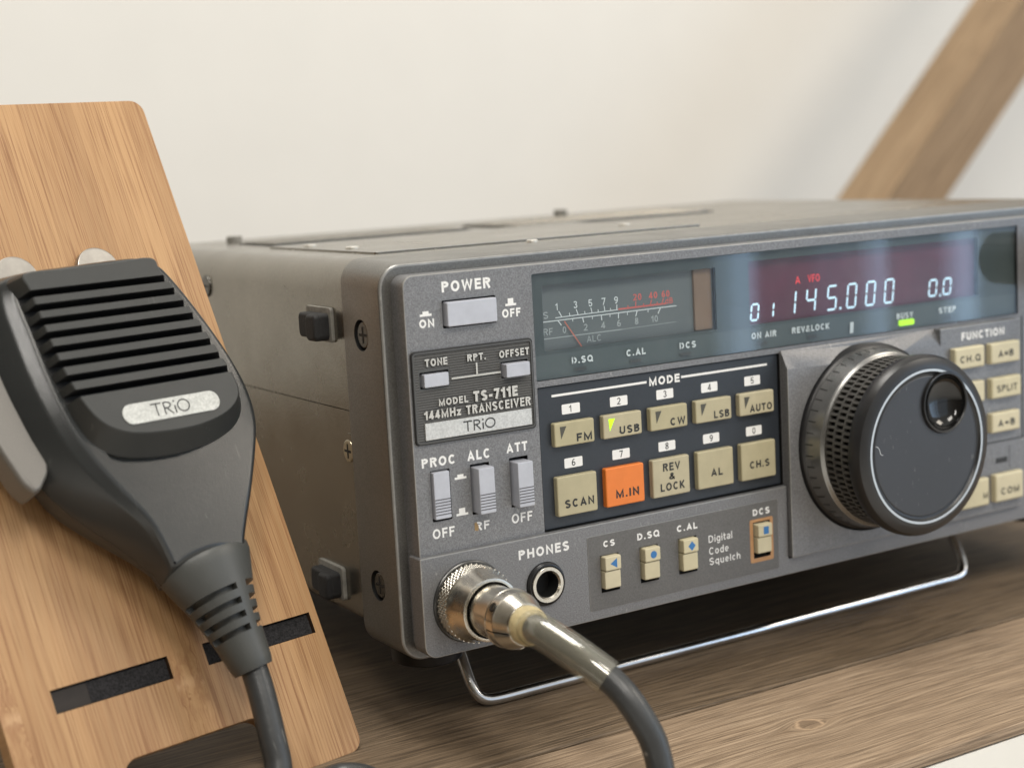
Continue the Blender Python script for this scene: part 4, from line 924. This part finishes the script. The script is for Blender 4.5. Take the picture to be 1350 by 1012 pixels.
# steel discs on the board
for (a, b, nm, lb) in ((-29.3, 130.6, 1, 'round steel disc on the bamboo board, peeking over the microphone top near its middle'), (-51.0, 130.4, 2, 'round steel disc on the bamboo board, at the top left corner of the microphone')):
    fr = tilted(a, b); mb = MB(); mb.lathe(a, b, [(0.05, 5.6), (1.7, 5.6), (2.0, 5.4), (2.1, 5.1)], DISC, 40)
    o = mb.build('steel_disc', fr); tag(o, lb, 'disc', 'steel discs on the bamboo board')

# ================================================================== HAND MICROPHONE
MF = tilted(-34, 24)
mic = thing('hand_microphone', 'charcoal hand microphone with slotted grille, silver name plate and cable leaning on bamboo', 'microphone', MF)
# outlines, counter-clockwise, starting near the bottom joint's right end
sh_R = [(-26.4, 50.4), (-24.8, 54.5), (-22.3, 60.6), (-17.9, 69.3), (-14.4, 76.8), (-13.1, 82.1), (-13.1, 88.5), (-14.4, 95.2), (-16.6, 102.5), (-20.0, 111.3), (-23.3, 118.4), (-25.5, 121.6), (-29.5, 123.8)]
sh_T = [(-36, 124.0), (-48, 123.6), (-59, 122.9), (-62.6, 120.9)]
sh_L = [(-63.2, 116.3), (-62.6, 108.7), (-62.0, 99.4), (-60.9, 90.2), (-59.0, 82.6), (-56.3, 75.9), (-52.8, 69.2), (-48.6, 61.5), (-45.2, 52.5), (-44.3, 50.3)]
sh_B = [(-40, 51.6), (-35, 52.1), (-30.5, 51.4)]
SH = sh_R+sh_T+sh_L+sh_B
sm_R = [(-24.3, 48.4), (-22.3, 53.5), (-19.6, 59.6), (-15.2, 68.5), (-11.9, 76.3), (-10.6, 82.1), (-10.6, 88.8), (-11.9, 95.8), (-14.2, 103.2), (-17.6, 112.2), (-20.8, 119.4), (-23.5, 123.4), (-28.5, 126.2)]
sm_T = [(-36, 126.8), (-48, 126.6), (-61, 126.2), (-69.0, 124.2)]
sm_L = [(-72.3, 118.6), (-72.6, 109.5), (-71.8, 99.4), (-70.0, 90.2), (-67.6, 81.6), (-64.2, 73.6), (-59.2, 66.6), (-52.6, 59.3), (-46.6, 51.6), (-44.9, 48.0)]
sm_B = [(-40, 50.0), (-35, 50.6), (-29.3, 49.8)]
SM = sm_R+sm_T+sm_L+sm_B
bk_R = [(-26, 48.6), (-24, 53.5), (-22, 59.6), (-17.5, 68.5), (-14, 76.3), (-13, 82.1), (-13, 88.8), (-14, 95.8), (-16, 103.2), (-19, 112.2), (-22, 119.4), (-25, 122.5), (-29, 124.5)]
bk_L = [(-69.5, 117.8), (-69.6, 109.5), (-69.0, 99.4), (-67.6, 90.2), (-66.0, 80.6), (-62.4, 71.8), (-56.8, 65.2), (-49.5, 58.3), (-42.6, 51.6), (-41.6, 48.0)]
BK = bk_R+[(-36, 125), (-48, 124.8), (-60, 124.4), (-67, 122.4)]+bk_L+[(-38, 49.5), (-34, 50.2), (-29.3, 50)]
def interp(A, B, t): return [(a[0]+(b[0]-a[0])*t, a[1]+(b[1]-a[1])*t) for a, b in zip(A, B)]
def dense(P, k=5):
    m = len(P); out = []; Q = [Vector(q) for q in P]
    for i in range(m):
        p0, p1, p2, p3 = Q[i-1], Q[i], Q[(i+1) % m], Q[(i+2) % m]
        for j in range(k):
            t = j/k; v = 0.5*((2*p1)+(p2-p0)*t+(2*p0-5*p1+4*p2-p3)*t*t+(3*p1-p0-3*p2+p3)*t*t*t); out.append((v.x, v.y))
    return out
dSH, dSM, dBK = dense(SH), dense(SM), dense(BK)
def ring(P, c, ins=0.0, warp=True):
    Q = inset(P, ins) if ins else P
    # the front face falls away toward the cable end
    def f(a, b):
        if c < 14 or not warp: return 0
        t = max(0.0, min(1.1, (64-b)/14.0)); u = (a+34.5)/10.0; return -(t*t)*(1.2+3.6*u*u)*(c-14)/8
    return [(a, b, c+f(a, b)) for a, b in Q]
mb = MB()
rings = [ring(dSM, 11.25), ring(interp(dSM, dSH, .10), 13.5), ring(interp(dSM, dSH, .36), 16.8), ring(interp(dSM, dSH, .58), 19.0), ring(interp(dSM, dSH, .68), 20.0), ring(interp(dSM, dSH, .74), 20.45), ring(interp(dSM, dSH, .80), 20.75), ring(interp(dSM, dSH, .96), 21.55), ring(dSH, 21.75), ring(dSH, 21.95, .5), ring(dSH, 22.0, 1.1)]
mb.loft(rings, MIC); housing = mb.build('front_shell', MF, mic, angle=50)
mb = MB(); mb.loft([ring(dBK, 3.2, 1.5), ring(dBK, 3.8, .4), ring(interp(dBK, dSM, .5), 6.5), ring(dSM, 9.5, .15), ring(dSM, 10.9, .1)], MICR); mb.build('rear_shell', MF, mic, angle=50)
mb = MB(); mb.loft([ring(dSM, 10.6, .7), ring(dSM, 11.6, .7)], DARK); mb.build('shell_seam', MF, mic)
# grille block
GT = [(-29.8, 121.8), (-40, 121.6), (-52, 121.4), (-61.6, 121.2), (-61.5, 117.2), (-61.1, 112), (-60.7, 107), (-60.2, 102), (-59.5, 97), (-58.4, 92.3), (-57.2, 88.6), (-55.6, 85.4), (-53.2, 82.9), (-49.5, 81.0), (-45, 80.0), (-38, 79.5), (-32, 79.6), (-26.5, 80.5), (-22.2, 82.1), (-19.4, 84.4), (-18.4, 87.2), (-18.9, 91), (-20.4, 96.4), (-22.0, 102), (-24.0, 108), (-26.4, 114), (-28.4, 118.6)]
GB = [(-27.2, 123.0), (-39, 123.2), (-52, 122.9), (-62.9, 122.2), (-62.6, 117.0), (-62.1, 112), (-61.6, 107), (-61.0, 102), (-60.3, 97), (-59.4, 91.5), (-58.6, 87.3), (-57.0, 82.8), (-54.2, 79.2), (-50.0, 77.0), (-44.8, 75.9), (-38, 75.3), (-31.4, 75.6), (-25, 76.8), (-20.2, 78.8), (-16.9, 81.9), (-15.6, 86.2), (-16.0, 90.6), (-17.5, 96.4), (-19.4, 102.4), (-21.6, 108.8), (-24.2, 115.0), (-26.0, 119.2)]
GBb = list(GB)
dGT, dGB = dense(GT, 4), dense(GB, 4)
# keep the upper corners crisp
mb = MB(); mb.loft([ring(dGB, 20.5), ring(dGB, 21.9), ring(interp(dGB, dGT, .92), 26.4), ring(interp(dGB, dGT, .98), 26.8), ring(dGT, 27.0, 0.25)], MICG)
gr = mb.build('grille_block', MF, mic, angle=30)
cm = MB(); tl = [117.1, 113.65, 110.3, 106.9, 103.4, 99.95, 96.3, 92.7]
for i, t in enumerate(tl):
    cm.box(-63.6, -8, t-1.75, t, 22.15, 30, DARK)
cut(gr, cm, MF, mic, angle=30)
# thin side wall at the left of the slots and label
mb = MB(); r_ = rrpts(-49.6, -24.6, 82.4, 87.2, 2.35, 8)
r2 = [(a, b+(a+37)*0.0+0.0) for a, b in r_]
mb.loft([[(a, b, 26.9) for a, b in r2], [(a, b, 27.22) for a, b in r2], [(a, b, 27.3) for a, b in inset(r2, .12)]], mat('badge_silver', (0.50, 0.51, 0.49), 0.5, 0.4, speck=0.15, speck_mm=0.5, blotch=0.2, blotch_mm=3, bump=0.15))
trio(mb, -42.4, -32.5, 83.3, 86.4, 27.34, INK, 0.32)
mb.build('maker_badge', MF, gr)
# press-to-talk bar on the left flank
PT = [(-64.8, 78.2), (-64.2, 80.6), (-66.0, 87.5), (-68.3, 102.8), (-69.6, 112), (-70.0, 119), (-75.5, 119), (-76.2, 108), (-75.6, 96.0), (-74.4, 86.0), (-71.6, 77.0), (-69.6, 74.2), (-67.6, 74.8)]
dPT = [q for a, b in zip(PT, PT[1:]+PT[:1]) for q in ((a[0]*.86+b[0]*.14, a[1]*.86+b[1]*.14), (a[0]*.5+b[0]*.5, a[1]*.5+b[1]*.5), (a[0]*.14+b[0]*.86, a[1]*.14+b[1]*.86))]
mb = MB(); mb.loft([ring(dPT, 8.0), ring(dPT, 14.6), ring(dPT, 15.6, .35), ring(dPT, 16.0, 1.0)], PTT); mb.build('talk_bar', MF, mic, angle=45)
# strain relief boot: ellipses along the axis
AX = [(-33.6, 50.6), (-33.2, 46), (-32.8, 42), (-32.2, 37), (-31.6, 32), (-31.1, 28), (-30.9, 25)]
def boot_ring(t, grow=0.0):
    A_ = Vector((-33.7, 51.0)); B_ = Vector((-30.8, 23.6)); q = A_.lerp(B_, t); d = (B_-A_).normalized(); s_ = Vector((-d.y, d.x))
    W = [(0, 11.8), (.06, 11.7), (.2, 10.2), (.38, 8.2), (.55, 6.9), (.72, 5.9), (.95, 5.05), (1, 4.6)]
    Hh = [(0, 8.5), (.06, 8.5), (.2, 8.0), (.38, 7.4), (.55, 6.5), (.72, 5.7), (.95, 5.0), (1, 4.5)]
    def iv(T):
        for (t0, v0), (t1, v1) in zip(T, T[1:]):
            if t <= t1: return v0+(v1-v0)*(t-t0)/(t1-t0)
        return T[-1][1]
    t_ = t; t = max(t, 0.0)
    w, h = iv(W)+grow, iv(Hh)+grow; co = 12.6+1.2*t
    bow = 1.2*(1-t)
    if t_ < -0.01: w *= 0.97; h *= 0.95
    if t_ < -0.05: w *= 0.94; h *= 0.85
    if t_ < -0.2: w *= 0.85; h *= 0.7
    return [(q.x+s_.x*w*math.cos(a), q.y+s_.y*w*math.cos(a)+bow*(math.sin(a)), co+h*math.sin(a)) for a in [2*PI*i/56 for i in range(56)]]
ts = [-.3, -.08, -.03, 0, .03, .06, .1, .15, .2, .26, .32, .38, .44, .5, .56, .62, .68, .74, .8, .86, .92, .96, .985, 1.0]
mb = MB(); mb.loft([boot_ring(t) for t in ts], BOOT)
boot = mb.build('strain_relief', MF, mic, angle=50)
cm = MB()
for k, t in enumerate((.34, .455, .565, .675)):
    for (a0, a1) in ((0.36*PI, -0.10*PI), (1.06*PI, 0.47*PI)):
        n = 14; inner = []; outer = []
        V = []
        for j, tt in enumerate((t-.025, t+.025)):
            Rg = boot_ring(tt)
            for gg in (-1.9, 2.0):
                for i in range(n+1):
                    a = a0+(a1-a0)*i/n
                    Rr = boot_ring(tt, gg); m_ = len(Rr); idx = (a/(2*PI)*m_) % m_; i0 = int(idx); f_ = idx-i0
                    p_ = Vector(Rr[i0]).lerp(Vector(Rr[(i0+1) % m_]), f_); V.append(tuple(p_))
        q = n+1; F = []
        for i in range(n):
            F += [(i, i+1, q+i+1, q+i), (2*q+i, 3*q+i, 3*q+i+1, 2*q+i+1), (i, 2*q+i, 2*q+i+1, i+1), (q+i, q+i+1, 3*q+i+1, 3*q+i)]
        F += [(0, q, 3*q, 2*q), (n, 2*q+n, 3*q+n, q+n)]
        cm.add(V, F, BOOT)
tmp = cm
def fix_normals(o):
    bm = bmesh.new(); bm.from_mesh(o.data); bmesh.ops.recalc_face_normals(bm, faces=bm.faces); bm.to_mesh(o.data); bm.free()
c_ = tmp.build('cutter', MF, mic); fix_normals(c_); fix_normals(boot)
bpy.context.view_layer.update()
boot.modifiers.clear(); md = boot.modifiers.new('b', 'BOOLEAN'); md.operation = 'DIFFERENCE'; md.solver = 'EXACT'; md.object = c_; md.material_mode = 'TRANSFER'
dg = bpy.context.evaluated_depsgraph_get(); me = bpy.data.meshes.new_from_object(boot.evaluated_get(dg)); boot.modifiers.clear(); boot.data = me; bpy.data.objects.remove(c_)
me.shade_smooth(); me.set_sharp_from_angle(angle=math.radians(40))
# cord of the microphone
WM = Frame(lambda x, y, z: Vector(MF.fn(*inv_board((x, y, z)))), MF.matrix)
def bw(a, b, c): q = BO+BH*a+BV*b+BN*c; return (q.x, q.y, q.z)
cord = [bw(-31.2, 30, 13.8), bw(-30.8, 23, 14), bw(-31.2, 16, 14.2), bw(-31.9, 8, 14.0), bw(-32.6, 1, 13.6), (-38.5, -11.5, -20.5), (-37.5, -20, -20.4), (-36, -34, -21.2), (-32.5, -42, -21.6), (-30, -38, -21.4), (-28.6, -26, -20.9), (-28.0, -14.5, -20.3), (-26.2, -9.8, -20.0), (-22.6, -8.0, -19.9), (-19.0, -10.0, -20.0), (-16.8, -15.5, -20.3), (-16.5, -33, -21.4), (-22, -54, -22.6), (-45, -56, -22.8), (-100, -50, -22.4)]
mb = MB(); mb.tube(cord, 3.15, CABLE, n=20, sub=6); mb.build('cord', WM, mic)

# ================================================================== SETTING
# table planks, grain along x, surface follows tabz()
ang = math.atan(0.06)
def table_frame(): 
    M = Matrix.Translation(Vector((0, 16, -21.8))*MMU) @ Matrix.Rotation(ang, 4, 'X')
    return Frame(lambda a, b, c: Vector((a, b, c))*MMU, M)
TBF = table_frame()
table = thing('wooden_table', 'brown plank table top with a pale front plank, under the radio', 'table', TBF)
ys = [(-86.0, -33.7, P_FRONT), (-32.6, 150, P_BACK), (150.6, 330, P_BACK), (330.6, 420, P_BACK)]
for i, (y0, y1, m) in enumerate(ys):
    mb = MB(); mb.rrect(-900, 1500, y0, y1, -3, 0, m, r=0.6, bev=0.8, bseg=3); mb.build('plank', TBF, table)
cbf = WF((300, 170, -150)); mb = MB(); mb.box(-890, 1490, -69.5, 410, -240, -30.6, mat('white_cabinet_paint', (0.74, 0.72, 0.67), 0.45, blotch=0.05, blotch_mm=80)); cb = mb.build('cabinet', cbf); fix_normals(cb); tag(cb, 'pale white cabinet front under the plank table top, at the bottom right corner', 'cabinet')
# wall, floor
wf = WF((0, 480, 0)); mb = MB(); mb.box(-2500, 3500, 480, 500, -900, 2200, WALLM); w = mb.build('wall', wf); w['kind'] = 'structure'
ff = WF((0, 0, -260)); mb = MB(); mb.box(-2500, 3500, -2500, 479, -270, -260, FLOORM); w = mb.build('floor', ff); w['kind'] = 'structure'
# diagonal timber brace behind the radio
d = Vector((568-459, 0, 195-87.0)).normalized()
c0 = Vector((515, 330, 85)); perp = Vector((d.z, 0, -d.x))
half = 25*abs(d.z)
o0 = c0 - d*120
Mx = Matrix(((d.x, perp.x, 0, o0.x*MMU), (0, 0, 1, o0.y*MMU), (d.z, perp.z, 0, o0.z*MMU), (0, 0, 0, 1)))
# local: x along the beam, y across, z in depth
brf = Frame(lambda a, b, c: Vector((a, b, c))*MMU, Mx)
mb = MB(); mb.rrect(0, 700, -half, half, 0, 42, P_BEAM, r=1.0, bev=1.2, bseg=3)
br = mb.build('timber_brace', brf); fix_normals(br); tag(br, 'slanted square timber brace rising behind the right end of the radio', 'brace')

# ================================================================== LIGHT
def area(name, loc, target, sx, sy, watts, col):
    l = bpy.data.lights.new(name, 'AREA'); l.shape = 'RECTANGLE'; l.size = sx; l.size_y = sy; l.energy = watts; l.color = col
    o = bpy.data.objects.new(name, l); C.collection.objects.link(o); o.location = Vector(loc)*MMU
    o.rotation_euler = (Vector(target)-Vector(loc)).to_track_quat('-Z', 'Y').to_euler(); return o
# window with a bright gap and folds of curtain, right in front; the two widest strips are added fill
for (x0, x1, Lr) in ((1292, 1325, 2.0), (1325, 1372, 3.8), (1372, 1490, 0.45), (1490, 1590, 1.0), (1590, 1618, 2.6), (1618, 1640, 4.0), (1640, 1765, 0.9), (1765, 1795, 2.6), (1795, 1845, 5.0), (1845, 2050, 1.4), (2050, 3000, 2.6), (300, 1285, 0.45)):
    wdt = (x1-x0)/1000; h_ = 1.5
    o = area('window_and_fill', ((x0+x1)/2, -1500, 150), ((x0+x1)/2-0, 0, 150), wdt, h_, Lr*math.pi*wdt*h_, (0.48, 0.71, 1.0))
area('ceiling_and_fill', (1000, -600, 800), (200, 100, 0), 0.35, 0.35, 4.2, (1.0, 0.90, 0.77))
area('ceiling_and_fill', (150, -1050, 1350), (50, 100, 0), 0.5, 0.5, 11.5, (1.0, 0.945, 0.86))
area('lamp_left', (-480, -860, 900), (-60, 60, 80), 0.14, 0.40, 4.6, (1.0, 0.96, 0.90))
area('ceiling_and_fill', (60, 80, 1450), (60, 120, 0), 0.5, 0.5, 11.5, (1.0, 0.965, 0.905))  # overhead fill, added to lift the wall and table top
wd = bpy.data.worlds.new('World'); C.world = wd; wd.use_nodes = True
nt = wd.node_tree; bg = nt.nodes['Background']
tcw = nt.nodes.new('ShaderNodeTexCoord'); sp_ = nt.nodes.new('ShaderNodeSeparateXYZ'); nt.links.new(tcw.outputs['Generated'], sp_.inputs[0])
rp = ramp(nt, mth(nt, 'ADD', mth(nt, 'MULTIPLY', sp_.outputs[2], 0.5), 0.5), [(0.0, (0.16, 0.12, 0.08)), (0.44, (0.42, 0.38, 0.32)), (0.50, (0.66, 0.62, 0.56)), (0.62, (0.62, 0.60, 0.56)), (1.0, (0.95, 0.93, 0.88))])
lf = ramp(nt, mth(nt, 'ADD', mth(nt, 'MULTIPLY', sp_.outputs[0], 0.5), 0.5), [(0.0, (0.10, 0.08, 0.055)), (0.30, (0.30, 0.26, 0.21)), (0.62, (1.05, 1.05, 1.05))])
rp = mixc(nt, 1.0, rp, lf, 'MULTIPLY'); nt.links.new(rp, bg.inputs[0]); bg.inputs[1].default_value = 0.75

# ================================================================== CAMERA
CAMP = (0.541351, -0.143322, -0.054751, 2083.128602, -163.297595, -330.208614, 119.711049)
cam = bpy.data.cameras.new('camera'); co = bpy.data.objects.new('camera', cam); C.collection.objects.link(co); C.camera = co
yaw, pitch, roll, fpx, cx, cy, cz = CAMP
sy_, cy_ = math.sin(yaw), math.cos(yaw); sp, cp_ = math.sin(pitch), math.cos(pitch)
F = Vector((sy_*cp_, cy_*cp_, sp)); Rr = Vector((cy_, -sy_, 0)); U = Rr.cross(F)
r2 = Rr*math.cos(roll)+U*math.sin(roll); u2 = -Rr*math.sin(roll)+U*math.cos(roll)
co.matrix_world = Matrix(((r2.x, u2.x, -F.x, cx*MMU), (r2.y, u2.y, -F.y, cy*MMU), (r2.z, u2.z, -F.z, cz*MMU), (0, 0, 0, 1)))
cam.sensor_width = 36; cam.lens = fpx/1350*36; cam.clip_start = 0.01; cam.clip_end = 50
cam.dof.use_dof = True; cam.dof.focus_distance = (Vector((45, 0, 55))-Vector((cx, cy, cz))).dot(F)*MMU; cam.dof.aperture_fstop = 11.5
C.view_settings.view_transform = 'Standard'; C.view_settings.look = 'None'; C.view_settings.gamma = 1; C.view_settings.exposure = 0.0
